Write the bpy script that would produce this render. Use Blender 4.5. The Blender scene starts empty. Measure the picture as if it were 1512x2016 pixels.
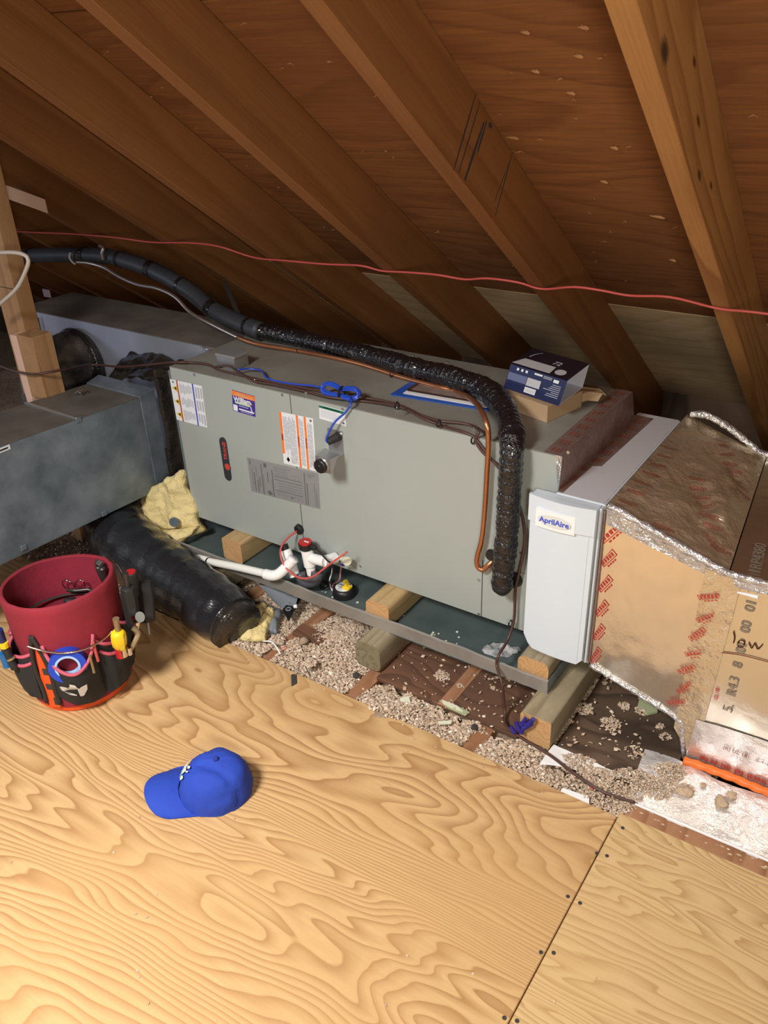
import bpy, bmesh, math, random
from mathutils import Vector, Matrix, noise as mn
random.seed(7)
sc = bpy.context.scene
C = sc.collection
V = Vector
# ---------------------------------------------------------------- camera
CAM = V((1.6578, -1.3991, 1.1612))
RR, RD, RF = V((.8276, .5601, -.0355)), V((.2481, -.4219, -.872)), V((-.5034, .7129, -.4882))
FPX = 1638.03
cd = bpy.data.cameras.new('camera'); cam = bpy.data.objects.new('camera', cd); C.objects.link(cam)
cd.sensor_fit = 'VERTICAL'; cd.sensor_height = 36.0; cd.lens = 36.0*FPX/2016.0
cd.clip_start = 0.02
cam.matrix_world = Matrix((( RR.x, -RD.x, -RF.x, CAM.x), (RR.y, -RD.y, -RF.y, CAM.y), (RR.z, -RD.z, -RF.z, CAM.z), (0, 0, 0, 1)))
sc.camera = cam
# ---------------------------------------------------------------- world, lights, exposure
sc.view_settings.view_transform = 'Standard'; sc.view_settings.look = 'None'
sc.view_settings.gamma = 1.0; sc.view_settings.use_curve_mapping = False
sc.view_settings.exposure = 0.0
w = bpy.data.worlds.new('attic_air'); sc.world = w; w.use_nodes = True
w.node_tree.nodes['Background'].inputs[0].default_value = (1.0, .9, .8, 1)
w.node_tree.nodes['Background'].inputs[1].default_value = 0.105
def area(name, loc, to, size, power, col):
    l = bpy.data.lights.new(name, 'AREA'); l.shape = 'DISK'; l.size = size; l.energy = power; l.color = col
    o = bpy.data.objects.new(name, l); C.objects.link(o); o.location = loc
    o.rotation_euler = (V(to)-V(loc)).to_track_quat('-Z', 'Y').to_euler(); return o
wl = area('work_lamp', (0.7, -1.85, 1.75), (0.66, -1.0, -.2), 0.5, 27, (1.0, .96, .91)); wl.data.spread = 1.8
area('attic_bulb', (1.95, -1.6, 1.05), (1.35, 0.6, .62), 0.25, 15, (1.0, .88, .72))
area('gable_daylight', (-2.3, -1.9, .9), (-.4, 0.1, .1), 0.7, 12, (.72, .8, 1.0))

# ---------------------------------------------------------------- helpers
def at(u, v, ax, val):
    d = RR*((u-756)/FPX) + RD*((v-1008)/FPX) + RF
    a = 'xyz'.index(ax); return CAM + d*((val-CAM[a])/d[a])
ROOT = {}
def wloc(o):
    p = V(o.location)
    while o.parent: o = o.parent; p = p+o.location
    return p
def tag(o, label=None, cat=None, group=None, kind=None):
    if label: o['label'] = label
    if cat: o['category'] = cat
    if group: o['group'] = group
    if kind: o['kind'] = kind
    return o
def thing(name, label, cat, loc, group=None):
    o = bpy.data.objects.new(name, None); o.empty_display_size = .05; C.objects.link(o); o.location = V(loc)
    return tag(o, label, cat, group)
def obj(name, bm, mat, parent=None, smooth=False, origin=None, keep=False):
    me = bpy.data.meshes.new(name)
    bmesh.ops.recalc_face_normals(bm, faces=bm.faces) if not keep else None
    if origin is not None: o0 = V(origin)
    elif parent is not None: o0 = wloc(parent)
    else:
        xs = [v.co for v in bm.verts]
        o0 = V(((min(p.x for p in xs)+max(p.x for p in xs))/2, (min(p.y for p in xs)+max(p.y for p in xs))/2, min(p.z for p in xs)))
    for v in bm.verts: v.co -= o0
    bm.to_mesh(me); bm.free()
    mats = mat if isinstance(mat, (list, tuple)) else [mat]
    for m in mats: me.materials.append(m)
    if smooth:
        for p in me.polygons: p.use_smooth = True
        if smooth != 'all':
            try: me.set_sharp_from_angle(angle=math.radians(40))
            except Exception: pass
    o = bpy.data.objects.new(name, me); C.objects.link(o)
    if parent is not None: o.parent = parent; o.location = o0-wloc(parent)
    else: o.location = o0
    return o
def BM(): return bmesh.new()
def box(bm, lo, hi, bev=0.0, mi=0, seg=1, M=None):
    t = bmesh.new(); bmesh.ops.create_cube(t, size=1.0)
    lo, hi = V(lo), V(hi); c = (lo+hi)/2; s = hi-lo
    for v in t.verts: v.co = V((v.co.x*s.x, v.co.y*s.y, v.co.z*s.z))+c
    if bev > 0: bmesh.ops.bevel(t, geom=list(t.edges), offset=bev, segments=seg, affect='EDGES', profile=.6)
    if M is not None: t.transform(M)
    add(bm, t, mi)
def add(bm, t, mi=0):
    mp = {v: bm.verts.new(v.co) for v in t.verts}
    for f in t.faces:
        try: g = bm.faces.new([mp[v] for v in f.verts]); g.material_index = mi
        except ValueError: pass
    t.free()
def hexa(bm, p, bev=0, mi=0):   # p: 8 points, bottom 4 then top 4
    t = bmesh.new(); vs = [t.verts.new(V(q)) for q in p]
    for f in ((3,2,1,0), (4,5,6,7), (0,1,5,4), (1,2,6,5), (2,3,7,6), (3,0,4,7)): t.faces.new([vs[i] for i in f])
    if bev: bmesh.ops.bevel(t, geom=list(t.edges), offset=bev, segments=1, affect='EDGES')
    add(bm, t, mi)
def poly(bm, pts, d=None, mi=0):  # flat polygon, extruded by vector d
    vs = [bm.verts.new(V(p)) for p in pts]; f = bm.faces.new(vs); f.material_index = mi
    if d is not None:
        d = V(d); ws = [bm.verts.new(V(p)+d) for p in pts]
        g = bm.faces.new(list(reversed(ws))); g.material_index = mi; n = len(vs)
        for i in range(n):
            g = bm.faces.new([vs[i], ws[i], ws[(i+1) % n], vs[(i+1) % n]]); g.material_index = mi
def smooth_path(pts, n=6):
    pts = [V(p) for p in pts]
    if len(pts) < 3: return pts
    out = []
    for i in range(len(pts)-1):
        a, b, c, d = pts[max(i-1, 0)], pts[i], pts[i+1], pts[min(i+2, len(pts)-1)]
        for k in range(n):
            t = k/n; t2 = t*t; t3 = t2*t
            out.append(.5*((2*b)+(c-a)*t+(2*a-5*b+4*c-d)*t2+(3*b-a-3*c+d)*t3))
    out.append(pts[-1]); return out
def resample(pts, step):
    out = [pts[0]]; acc = 0
    for a, b in zip(pts, pts[1:]):
        L = (b-a).length
        if L == 0: continue
        s = step-acc
        while s <= L: out.append(a+(b-a)*(s/L)); s += step
        acc = (acc+L) % step
    if (out[-1]-pts[-1]).length > step*.3: out.append(pts[-1])
    return out
def tube(bm, pts, r, seg=10, mi=0, cap=True, rf=None):
    up = V((0, 0, 1)); rings = []; nrm = None
    for i, p in enumerate(pts):
        t = (pts[min(i+1, len(pts)-1)]-pts[max(i-1, 0)]).normalized()
        if nrm is None:
            nrm = t.cross(up)
            if nrm.length < .1: nrm = t.cross(V((1, 0, 0)))
            nrm.normalize()
        else:
            nrm = (nrm-t*nrm.dot(t)).normalized()
        b = t.cross(nrm); ring = []
        for k in range(seg):
            a = 2*math.pi*k/seg; rr = (r(i/(len(pts)-1)) if callable(r) else r)
            if rf: rr = rr*rf(i, k, p)
            ring.append(bm.verts.new(p+nrm*math.cos(a)*rr+b*math.sin(a)*rr))
        rings.append(ring)
    for A, B in zip(rings, rings[1:]):
        for k in range(seg):
            f = bm.faces.new([A[k], A[(k+1) % seg], B[(k+1) % seg], B[k]]); f.material_index = mi
    if cap:
        for R_, s in ((rings[0], -1), (rings[-1], 1)):
            f = bm.faces.new(R_ if s < 0 else list(reversed(R_))); f.material_index = mi
def cyl(bm, a, b, r, seg=16, r2=None, mi=0):
    a, b = V(a), V(b); r2 = r if r2 is None else r2
    tube(bm, [a, b], lambda t: r+(r2-r)*t, seg, mi)
def lathe(bm, prof, c, seg=40, a0=0, a1=2*math.pi, mi=0, wob=None, axis=None):
    c = V(c); full = abs(a1-a0-2*math.pi) < 1e-6; n = seg if full else seg+1; rings = []
    for (r, z) in prof:
        ring = []
        for k in range(n):
            a = a0+(a1-a0)*k/seg; rr, zz = (wob(r, z, a) if wob else (r, z))
            ring.append(bm.verts.new(c+V((math.cos(a)*rr, math.sin(a)*rr, zz))))
        rings.append(ring)
    for A, B in zip(rings, rings[1:]):
        for k in range(seg):
            j = (k+1) % n
            f = bm.faces.new([A[k], A[j], B[j], B[k]]); f.material_index = mi
def nz(p, s, seed=0): return mn.noise(V(p)*s+V((seed*7.3, seed*3.1, seed*1.7)))
def patch(P, n, m, fn, d=None):   # bilinear patch, P=4 corners a b c d; fn(s,t,p)->offset vector
    a, b, c, e = [V(p) for p in P]
    def S(s, t):
        p = a.lerp(b, s).lerp(e.lerp(c, s), t); return p+fn(s, t, p)
    bm = BM(); g = [[bm.verts.new(S(i/n, j/m)) for j in range(m+1)] for i in range(n+1)]
    for i in range(n):
        for j in range(m): bm.faces.new([g[i][j], g[i+1][j], g[i+1][j+1], g[i][j+1]])
    return bm, S
def pillow(P, thick, n=14, amp=.01, sc_=14, seed=0, edge=.01, power=2):   # crumpled lump over a quad
    a, b, c, e = [V(p) for p in P]; N = (b-a).cross(e-a).normalized()
    if N.z < -0.2 : N = -N
    bm = BM()
    def S(s, t, up):
        p = a.lerp(b, s).lerp(e.lerp(c, s), t)
        k = (1-abs(2*s-1)**power)*(1-abs(2*t-1)**power)
        p = p+V((nz(p, 25, seed+1), nz(p, 25, seed+2), 0))*edge
        if up: p = p+N*(thick*math.sqrt(max(k, 0))+amp*nz(p, sc_, seed+3)*min(1, k*6)+amp*.5*nz(p, sc_*3, seed+4)*min(1, k*6))
        return p
    top = [[bm.verts.new(S(i/n, j/n, True)) for j in range(n+1)] for i in range(n+1)]
    bot = [[(top[i][j] if i in (0, n) or j in (0, n) else bm.verts.new(S(i/n, j/n, False))) for j in range(n+1)] for i in range(n+1)]
    for i in range(n):
        for j in range(n):
            bm.faces.new([top[i][j], top[i+1][j], top[i+1][j+1], top[i][j+1]])
            q = [bot[i][j], bot[i][j+1], bot[i+1][j+1], bot[i+1][j]]
            try: bm.faces.new(q)
            except ValueError: pass
    return bm
def text(s, size, mat, name, parent, M, ext=.0003, bold=0):
    cu = bpy.data.curves.new('t', 'FONT'); cu.body = s; cu.size = size; cu.extrude = ext; cu.offset = bold
    cu.align_x = 'CENTER'; cu.align_y = 'CENTER'; cu.resolution_u = 3
    to = bpy.data.objects.new('t', cu); C.objects.link(to)
    dg = bpy.context.evaluated_depsgraph_get(); me = bpy.data.meshes.new_from_object(to.evaluated_get(dg))
    bm = BM(); bm.from_mesh(me); bm.transform(M)
    bpy.data.objects.remove(to); bpy.data.curves.remove(cu); bpy.data.meshes.remove(me)
    return obj(name, bm, mat, parent, keep=True)
def frame(o, x, y):   # matrix with local X->x, Y->y
    x = V(x).normalized(); y = V(y); z = x.cross(y).normalized(); y = z.cross(x); o = V(o)
    return Matrix(((x.x, y.x, z.x, o.x), (x.y, y.y, z.y, o.y), (x.z, y.z, z.z, o.z), (0, 0, 0, 1)))

# ---------------------------------------------------------------- materials
def newmat(name):
    m = bpy.data.materials.new(name); m.use_nodes = True; nt = m.node_tree
    return m, nt, nt.nodes['Principled BSDF']
def lk(nt, a, b): nt.links.new(a, b)
def col(c): return (c[0], c[1], c[2], 1)
def math_(nt, op, a, b=None):
    n = nt.nodes.new('ShaderNodeMath'); n.operation = op
    for i, x in enumerate((a, b)):
        if x is None: continue
        if isinstance(x, (int, float)): n.inputs[i].default_value = x
        else: lk(nt, x, n.inputs[i])
    return n.outputs[0]
def coords(nt, scale=(1, 1, 1), off=True):
    tc = nt.nodes.new('ShaderNodeTexCoord'); mp = nt.nodes.new('ShaderNodeMapping'); mp.inputs['Scale'].default_value = scale
    if off:
        oi = nt.nodes.new('ShaderNodeObjectInfo'); s = nt.nodes.new('ShaderNodeVectorMath'); s.operation = 'ADD'
        cx = nt.nodes.new('ShaderNodeCombineXYZ'); r = math_(nt, 'MULTIPLY', oi.outputs['Random'], 13.0)
        lk(nt, r, cx.inputs[0]); lk(nt, r, cx.inputs[1]); lk(nt, tc.outputs['Object'], mp.inputs[0]); lk(nt, mp.outputs[0], s.inputs[0]); lk(nt, cx.outputs[0], s.inputs[1])
        return s.outputs[0], tc
    lk(nt, tc.outputs['Object'], mp.inputs[0]); return mp.outputs[0], tc
def noise(nt, vec, scale, detail=2, rough=.5, dist=0):
    n = nt.nodes.new('ShaderNodeTexNoise'); n.inputs['Scale'].default_value = scale; n.inputs['Detail'].default_value = detail
    n.inputs['Roughness'].default_value = rough; n.inputs['Distortion'].default_value = dist; lk(nt, vec, n.inputs['Vector']); return n.outputs['Fac']
def ramp(nt, fac, stops, interp='LINEAR'):
    r = nt.nodes.new('ShaderNodeValToRGB'); r.color_ramp.interpolation = interp; e = r.color_ramp.elements
    while len(e) < len(stops): e.new(.5)
    for el, (p, c) in zip(e, stops): el.position = p; el.color = col(c) if len(c) == 3 else c
    lk(nt, fac, r.inputs[0]); return r.outputs[0]
def mix(nt, fac, a, b, mode='MIX'):
    n = nt.nodes.new('ShaderNodeMix'); n.data_type = 'RGBA'; n.blend_type = mode
    if isinstance(fac, (int, float)): n.inputs[0].default_value = fac
    else: lk(nt, fac, n.inputs[0])
    for i, x in ((6, a), (7, b)):
        if isinstance(x, tuple): n.inputs[i].default_value = col(x)
        else: lk(nt, x, n.inputs[i])
    return n.outputs[2]
def bump(nt, bs, h, strength, dist=.002):
    b = nt.nodes.new('ShaderNodeBump'); b.inputs['Strength'].default_value = strength; b.inputs['Distance'].default_value = dist
    lk(nt, h, b.inputs['Height']); lk(nt, b.outputs[0], bs.inputs['Normal'])
def plain(name, c, rough=.5, metal=0, c2=None, vs=6, bmp=None, coat=0, sharp=False, scale=(1, 1, 1)):
    m, nt, bs = newmat(name); bs.inputs['Base Color'].default_value = col(c)
    bs.inputs['Roughness'].default_value = rough; bs.inputs['Metallic'].default_value = metal
    bs.inputs['Coat Weight'].default_value = coat
    vec, tc = coords(nt, scale)
    if c2:
        f = noise(nt, vec, vs, 5, .6); a, b = (.46, .56) if sharp else (.35, .68)
        lk(nt, ramp(nt, f, [(a, c), (b, c2)]), bs.inputs['Base Color'])
    if bmp: bump(nt, bs, noise(nt, vec, bmp[0], 4, .6), bmp[1], bmp[2] if len(bmp) > 2 else .002)
    return m
def wood(name, light, dark, stretch, lin, N, warp=1, prof=((0, 0), (.55, .25), (.9, 1), (1, .1)), rough=.6, tint=None, knots=(), off=True, streak=.25, nscale=1, spec=.35, det=2.2):
    m, nt, bs = newmat(name); vec, tc = coords(nt, stretch, off)
    n1 = noise(nt, vec, nscale, det, .45, .35*warp)
    dp = nt.nodes.new('ShaderNodeVectorMath'); dp.operation = 'DOT_PRODUCT'; lk(nt, tc.outputs['Object'], dp.inputs[0]); dp.inputs[1].default_value = lin
    h = math_(nt, 'ADD', dp.outputs['Value'], math_(nt, 'MULTIPLY', n1, N))
    fr = math_(nt, 'FRACT', h)
    f = ramp(nt, fr, [(p, (v, v, v)) for p, v in prof])
    c = mix(nt, f, light, dark)
    st = nt.nodes.new('ShaderNodeMapping'); st.inputs['Scale'].default_value = (stretch[0]*8, stretch[1]*30, stretch[2]*30); lk(nt, tc.outputs['Object'], st.inputs[0])
    sn = noise(nt, st.outputs[0], 1.5, 3, .6)
    c = mix(nt, streak, c, ramp(nt, sn, [(.3, (.35, .3, .25)), (.65, (1, 1, 1))]), 'MULTIPLY')
    bg = noise(nt, tc.outputs['Object'], 2.3, 3, .6)
    if tint: c = mix(nt, ramp(nt, bg, [(.4, (0, 0, 0)), (.7, (1, 1, 1))]), c, mix(nt, .55, c, tint))
    for (kx, ky, kz, rx, ry, rz, kc) in knots:
        mp = nt.nodes.new('ShaderNodeMapping'); mp.vector_type = 'POINT'; mp.inputs['Location'].default_value = (-kx/rx, -ky/ry, -kz/rz); mp.inputs['Scale'].default_value = (1/rx, 1/ry, 1/rz)
        lk(nt, tc.outputs['Object'], mp.inputs[0]); ln = nt.nodes.new('ShaderNodeVectorMath'); ln.operation = 'LENGTH'; lk(nt, mp.outputs[0], ln.inputs[0])
        dd = math_(nt, 'ADD', ln.outputs['Value'], math_(nt, 'MULTIPLY', sn, .5))
        c = mix(nt, ramp(nt, dd, [(.55, (1, 1, 1)), (1.05, (0, 0, 0))]), c, kc)
        c = mix(nt, ramp(nt, dd, [(1.05, (0, 0, 0)), (1.3, (.6, .6, .6)), (2.2, (0, 0, 0))]), c, tuple(x*1.25 for x in light))
    lk(nt, c, bs.inputs['Base Color']); bs.inputs['Roughness'].default_value = rough; bs.inputs['Specular IOR Level'].default_value = spec
    bump(nt, bs, sn, .15, .001)
    return m
RL, RDk = (.42, .19, .06), (.27, .105, .03)
m_raft = wood('rafter_wood', (.31, .135, .045), (.24, .096, .03), (.5, 5, 5), (0, 9, 13), 4, tint=(.2, .085, .035), rough=.55, prof=((0, 0), (.5, .5), (.8, 1), (1, 0)))
m_raft_k = wood('knotty_rafter_wood', (.55, .28, .1), (.34, .15, .05), (.8, 6, 6), (0, 16, 22), 5, tint=(.25, .11, .04), rough=.5)
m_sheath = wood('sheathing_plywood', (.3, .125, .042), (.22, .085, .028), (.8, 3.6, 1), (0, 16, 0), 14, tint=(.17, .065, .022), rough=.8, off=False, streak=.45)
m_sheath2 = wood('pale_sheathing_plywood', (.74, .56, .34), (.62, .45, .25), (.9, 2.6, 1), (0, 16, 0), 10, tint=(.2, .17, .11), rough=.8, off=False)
PROF = ((0, 0), (.3, .02), (.72, .55), (.93, 1), (1, 0))
m_deck = wood('deck_plywood', (.61, .40, .195), (.36, .19, .075), (.7, 2.6, 1), (0, 46, 0), 60, prof=PROF, rough=.5, tint=(.52, .32, .14), streak=.2, nscale=1, det=3.4)
m_deck2 = wood('deck_plywood_pale', (.63, .45, .23), (.41, .245, .1), (1.1, 5.0, 1), (0, 24, 0), 34, prof=PROF, rough=.5, tint=(.6, .4, .19), streak=.2, nscale=1, det=3.6)
m_ply_dark = wood('old_dark_plywood', (.2, .095, .055), (.11, .05, .028), (3, 9, 1), (0, 14, 0), 7, tint=(.07, .045, .035), rough=.75)
m_ply_grey = wood('old_grey_brown_plywood', (.17, .11, .075), (.075, .045, .03), (2, 5, 1), (0, 10, 0), 7, tint=(.03, .028, .025), rough=.55)
m_timber = wood('treated_timber', (.4, .335, .21), (.25, .2, .12), (9, 1.2, 9), (30, 0, 20), 8, tint=(.22, .185, .14), rough=.75)
m_timber_w = wood('treated_timber_warm', (.55, .38, .18), (.36, .22, .09), (9, 1.2, 9), (30, 0, 20), 8, tint=(.4, .3, .16), rough=.75)
m_endg = wood('timber_end_grain', (.55, .37, .18), (.38, .22, .09), (16, 16, 16), (0, 0, 40), 12, tint=(.6, .3, .14), rough=.8)
m_endd = wood('timber_end_grain_weathered', (.28, .24, .15), (.16, .13, .08), (16, 16, 16), (20, 0, 40), 12, tint=(.16, .14, .08), rough=.8)
m_joist = wood('joist_wood', (.42, .22, .12), (.28, .13, .06), (6, 1, 6), (22, 0, 16), 5, tint=(.3, .14, .08), rough=.7)
m_post = wood('post_wood', (.5, .3, .15), (.38, .2, .09), (6, 6, 1), (16, 16, 0), 4, tint=(.3, .16, .07), rough=.65)
m_pink = plain('pine_daylit_pink', (.8, .56, .45), .6, c2=(.74, .48, .37), vs=5)  # pinkish gable daylight is painted into this pine colour
m_unit = plain('unit_paint', (.36, .395, .38), .38, 0, c2=(.34, .375, .36), vs=3, bmp=(160, .04, .0005))
m_unit_top = plain('unit_top_mottled', (.27, .27, .24), .55, 0, c2=(.2, .185, .16), vs=5, bmp=(40, .1, .0005))  # darker, browner mottle than the cabinet paint
m_seam = plain('dark_seam', (.05, .05, .045), .6)
m_gasket = plain('blue_grey_edge', (.13, .16, .18), .5)
m_galv = plain('galvanised_steel', (.11, .145, .18), .42, .35, c2=(.25, .3, .355), vs=8, bmp=(9, .12, .002), sharp=False)
m_galv_dirty = plain('dusty_galvanised_top', (.13, .115, .1), .6, .3, c2=(.19, .175, .155), vs=9, bmp=(20, .2, .002))
m_duct2 = plain('daylit_duct_steel', (.42, .45, .55), .5, .45, c2=(.33, .36, .46), vs=3, bmp=(6, .15, .003))  # cool gable daylight put into the brighter, bluer steel colour
m_duct2t = plain('dusty_duct_top', (.19, .165, .14), .85, .1, c2=(.12, .1, .09), vs=7, bmp=(40, .3, .002))
m_pan = plain('pan_steel', (.09, .125, .13), .45, .35, c2=(.14, .18, .18), vs=6, bmp=(25, .1, .001))
m_lip = plain('pan_lip_steel', (.42, .4, .37), .38, .45, c2=(.3, .29, .27), vs=8, bmp=(12, .3, .002))
m_pvc = plain('white_pvc', (.8, .8, .76), .3)
m_pvc2 = plain('bright_white_pvc', (.85, .86, .87), .3)
m_black = plain('black_plastic', (.012, .012, .014), .4)
m_wrap = plain('black_tape_wrap', (.008, .008, .011), .16, 0, bmp=(48, 1.0, .012), coat=.7)
m_foam = plain('black_foam_pipe', (.03, .034, .042), .5, c2=(.045, .05, .06), vs=9)
m_flex = plain('black_poly_sleeve', (.011, .012, .015), .22, 0, c2=(.022, .022, .026), vs=6, bmp=(26, .9, .006), coat=.25, scale=(.5, 1.6, 1))
m_dirty = plain('dirty_dark_insulation', (.016, .016, .02), .85, c2=(.17, .14, .12), vs=11, bmp=(26, .8, .01))
m_blackfilm = plain('crinkled_black_film', (.01, .01, .012), .25, c2=(.035, .028, .02), vs=8, bmp=(18, 1.0, .01))
m_copper = plain('copper', (.62, .28, .14), .33, .85, c2=(.42, .17, .08), vs=8)
m_silver = plain('tinned_tube', (.6, .56, .55), .3, .9)
m_steel = plain('zinc_plate', (.52, .52, .53), .35, .85)
m_chrome = plain('chrome', (.75, .75, .76), .12, 1)
m_darkmet = plain('dark_tool_steel', (.09, .085, .08), .4, .7)
m_white = plain('white_enamel', (.62, .7, .79), .32)
m_whitetop = plain('white_board', (.52, .52, .56), .55)
m_badge = plain('white_badge', (.8, .84, .86), .3)
m_oval = plain('grey_oval', (.66, .69, .69), .35)
m_logo = plain('blue_print', (.06, .1, .6), .4)
m_foil = plain('foil_facing', (.86, .81, .72), .24, .95, c2=(.82, .77, .68), vs=6, bmp=(26, .45, .002))
m_foilw = plain('wrinkled_foil_facing', (.84, .74, .57), .36, .82, c2=(.72, .6, .43), vs=8, bmp=(20, 1.0, .014))
m_silverf = plain('shiny_foil_tape', (.8, .8, .83), .2, .75, c2=(.6, .6, .64), vs=30, bmp=(45, 1.0, .012))
m_tapebr = plain('dusty_foil_tape', (.36, .26, .23), .4, .55, c2=(.27, .16, .14), vs=14, bmp=(50, .8, .004))
m_foilsheet = plain('white_foil_sheet', (.7, .67, .68), .32, .4, c2=(.84, .81, .81), vs=10, bmp=(30, 1.0, .008))
m_foils2 = plain('foil_floor_reflection', (.86, .84, .84), .3, .8, c2=(.78, .75, .75), vs=6, bmp=(26, .8, .005))  # paler colour paints the white floor sheet's reflection
m_redpr = plain('red_print', (.42, .035, .03), .5)
m_redpr2 = plain('faded_red_print', (.27, .085, .06), .5)
m_grpr = plain('grey_print', (.2, .17, .14), .6)
m_brpr = plain('brown_marker', (.2, .06, .03), .6)
m_paper = plain('white_paper', (.82, .83, .86), .7)
m_stk = plain('sticker_white', (.74, .77, .82), .4)
m_stk2 = plain('sticker_grey', (.33, .34, .36), .35, .3)
m_txt = plain('fine_print', (.42, .44, .5), .5)
m_txtd = plain('dark_fine_print', (.11, .12, .12), .5)
m_txtm = plain('medium_fine_print', (.2, .21, .22), .5)
m_orange_s = plain('sticker_orange', (.85, .2, .03), .4)
m_brick_s = plain('sticker_rust', (.45, .1, .05), .4)
m_blue_s = plain('sticker_blue', (.04, .07, .42), .4)
m_yel_s = plain('sticker_yellow', (.68, .5, .04), .4)
m_green_s = plain('sticker_green', (.02, .16, .1), .4)
m_purp = plain('sticker_purple', (.045, .025, .28), .4)
m_pgreen = plain('sticker_pale_green', (.5, .65, .45), .5)
m_redbadge = plain('badge_red', (.55, .06, .04), .4)
m_charcoal = plain('badge_charcoal', (.03, .034, .045), .35)
m_bluew = plain('blue_wire_skin', (.02, .07, .5), .3, coat=.3)
m_brownw = plain('brown_cable_skin', (.075, .035, .028), .45)
m_redw = plain('red_wire_skin', (.55, .09, .08), .45)
m_whitew = plain('white_cable_skin', (.62, .56, .5), .5)
m_box = plain('box_print_navy', (.018, .024, .085), .45)
m_boxt = plain('box_print_dark', (.014, .01, .02), .35)
m_boxin = plain('box_inside', (.62, .64, .76), .7)
m_boxp = plain('box_panel_grey', (.5, .5, .53), .5)
m_boxl = plain('box_panel_blue', (.13, .15, .28), .5)
m_card = plain('cardboard', (.46, .32, .2), .8, c2=(.41, .28, .165), vs=5)
m_bagblue = plain('bag_zip_blue', (.02, .09, .45), .3)
m_booklet = plain('brown_booklet', (.2, .15, .13), .5, c2=(.28, .22, .2), vs=40)
m_fiber = plain('yellow_fibreglass', (.8, .66, .33), .95, c2=(.66, .53, .24), vs=12, bmp=(70, .9, .01))
m_bucket = plain('orange_plastic', (.72, .085, .012), .35)
m_red = plain('red_canvas', (.3, .018, .035), .85, c2=(.22, .014, .028), vs=6, bmp=(300, .35, .001))
m_redin = plain('red_canvas_inside', (.26, .012, .035), .9, c2=(.15, .008, .022), vs=5, bmp=(120, .4, .002))
m_pocket = plain('black_nylon', (.012, .014, .018), .75, c2=(.02, .022, .026), vs=10, bmp=(200, .3, .001))
m_trim = plain('brown_black_binding', (.03, .022, .018), .8)
m_pinkb = plain('pink_binding', (.5, .09, .14), .7)
m_emb = plain('silver_emblem', (.62, .6, .58), .4)
m_tape = plain('blue_tape', (.01, .06, .5), .3)
m_tapel = plain('pale_blue_core', (.35, .55, .85), .4)
m_yel = plain('yellow_plastic', (.85, .6, .02), .3)
m_redp = plain('red_plastic', (.45, .02, .02), .3)
m_bluep = plain('blue_plastic', (.01, .13, .36), .35)
m_navyp = plain('navy_plastic', (.012, .022, .12), .4)
m_grip = plain('black_rubber', (.018, .018, .018), .6)
m_brass = plain('worn_brass', (.4, .3, .17), .45, .6)
m_cap = plain('blue_cotton', (.015, .055, .42), .85, c2=(.012, .045, .36), vs=7, bmp=(26, .35, .006))
m_capd = plain('blue_stitching', (.01, .03, .26), .9)
m_embg = plain('green_thread', (.16, .42, .2), .8)
m_embl = plain('pale_thread', (.6, .66, .6), .8)
m_bluebit = plain('indigo_putty', (.025, .02, .22), .4)
m_greyflex = plain('grey_plastic_sleeve', (.17, .19, .22), .4, bmp=(20, .6, .005))
m_orangec = plain('orange_cord_skin', (.8, .17, .02), .45)
m_cream = plain('cream_plastic', (.7, .7, .55), .4)
m_pillf = plain('pale_green_foam', (.36, .4, .24), .9)
m_splint = plain('splintered_wood', (.42, .21, .09), .8)
m_clump = plain('tan_clump', (.6, .46, .33), .95, c2=(.46, .34, .22), vs=40, bmp=(120, 1.0, .004))
m_dirt = plain('dark_crumb', (.04, .035, .035), .9)
# loose cellulose / vermiculite colours vary from flake to flake
m_loose, nt, bs = newmat('loose_fill'); g = nt.nodes.new('ShaderNodeNewGeometry')
lk(nt, ramp(nt, g.outputs['Random Per Island'], [(0, (.34, .245, .17)), (.25, (.48, .36, .26)), (.6, (.58, .45, .34)), (.93, (.66, .54, .43)), (1, (.88, .82, .74))]), bs.inputs['Base Color'])
bs.inputs['Roughness'].default_value = .75
m_bed = plain('loose_fill_bed', (.42, .31, .22), .95, c2=(.28, .2, .14), vs=40, bmp=(120, 1.0, .006))

# ================================================================= SETTING
ZF = -.135                      # top of the plywood deck
TH = .6236; ZB = .9258          # roof pitch, underside of rafters at y=0
ct, st_ = math.cos(TH), math.sin(TH)
# slope frame: local X down the slope, local Y along the house, local Z outward
def slope(x, y, off=0):         # point at house x, plan y, off above rafter underside
    return V((x, y, ZB-math.tan(TH)*y)) + V((0, st_, ct))*off
Y0, Y1, DEP = -1.75, 1.42, .1359
# roof sheathing: 'ceiling' with panels
ceil = bpy.data.objects.new('ceiling', None); C.objects.link(ceil); tag(ceil, 'sloping plywood roof deck above the rafters', kind='structure')
ceil.location = slope(0, 0, DEP)
SEAM = .699
def slope_box(bm, x0, x1, ya, yb, o0, o1, bev=0):
    hexa(bm, [slope(x0, ya, o0), slope(x1, ya, o0), slope(x1, yb, o0), slope(x0, yb, o0), slope(x0, ya, o1), slope(x1, ya, o1), slope(x1, yb, o1), slope(x0, yb, o1)], bev)
xs = [-4.6, -2.62, -.18, 2.26]
for i in range(3):
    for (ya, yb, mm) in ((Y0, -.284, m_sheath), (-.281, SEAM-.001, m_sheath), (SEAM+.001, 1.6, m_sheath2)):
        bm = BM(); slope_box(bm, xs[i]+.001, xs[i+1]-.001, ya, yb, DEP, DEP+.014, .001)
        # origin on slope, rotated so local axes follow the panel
        o = obj('sheathing_panel', bm, mm, ceil)
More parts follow.
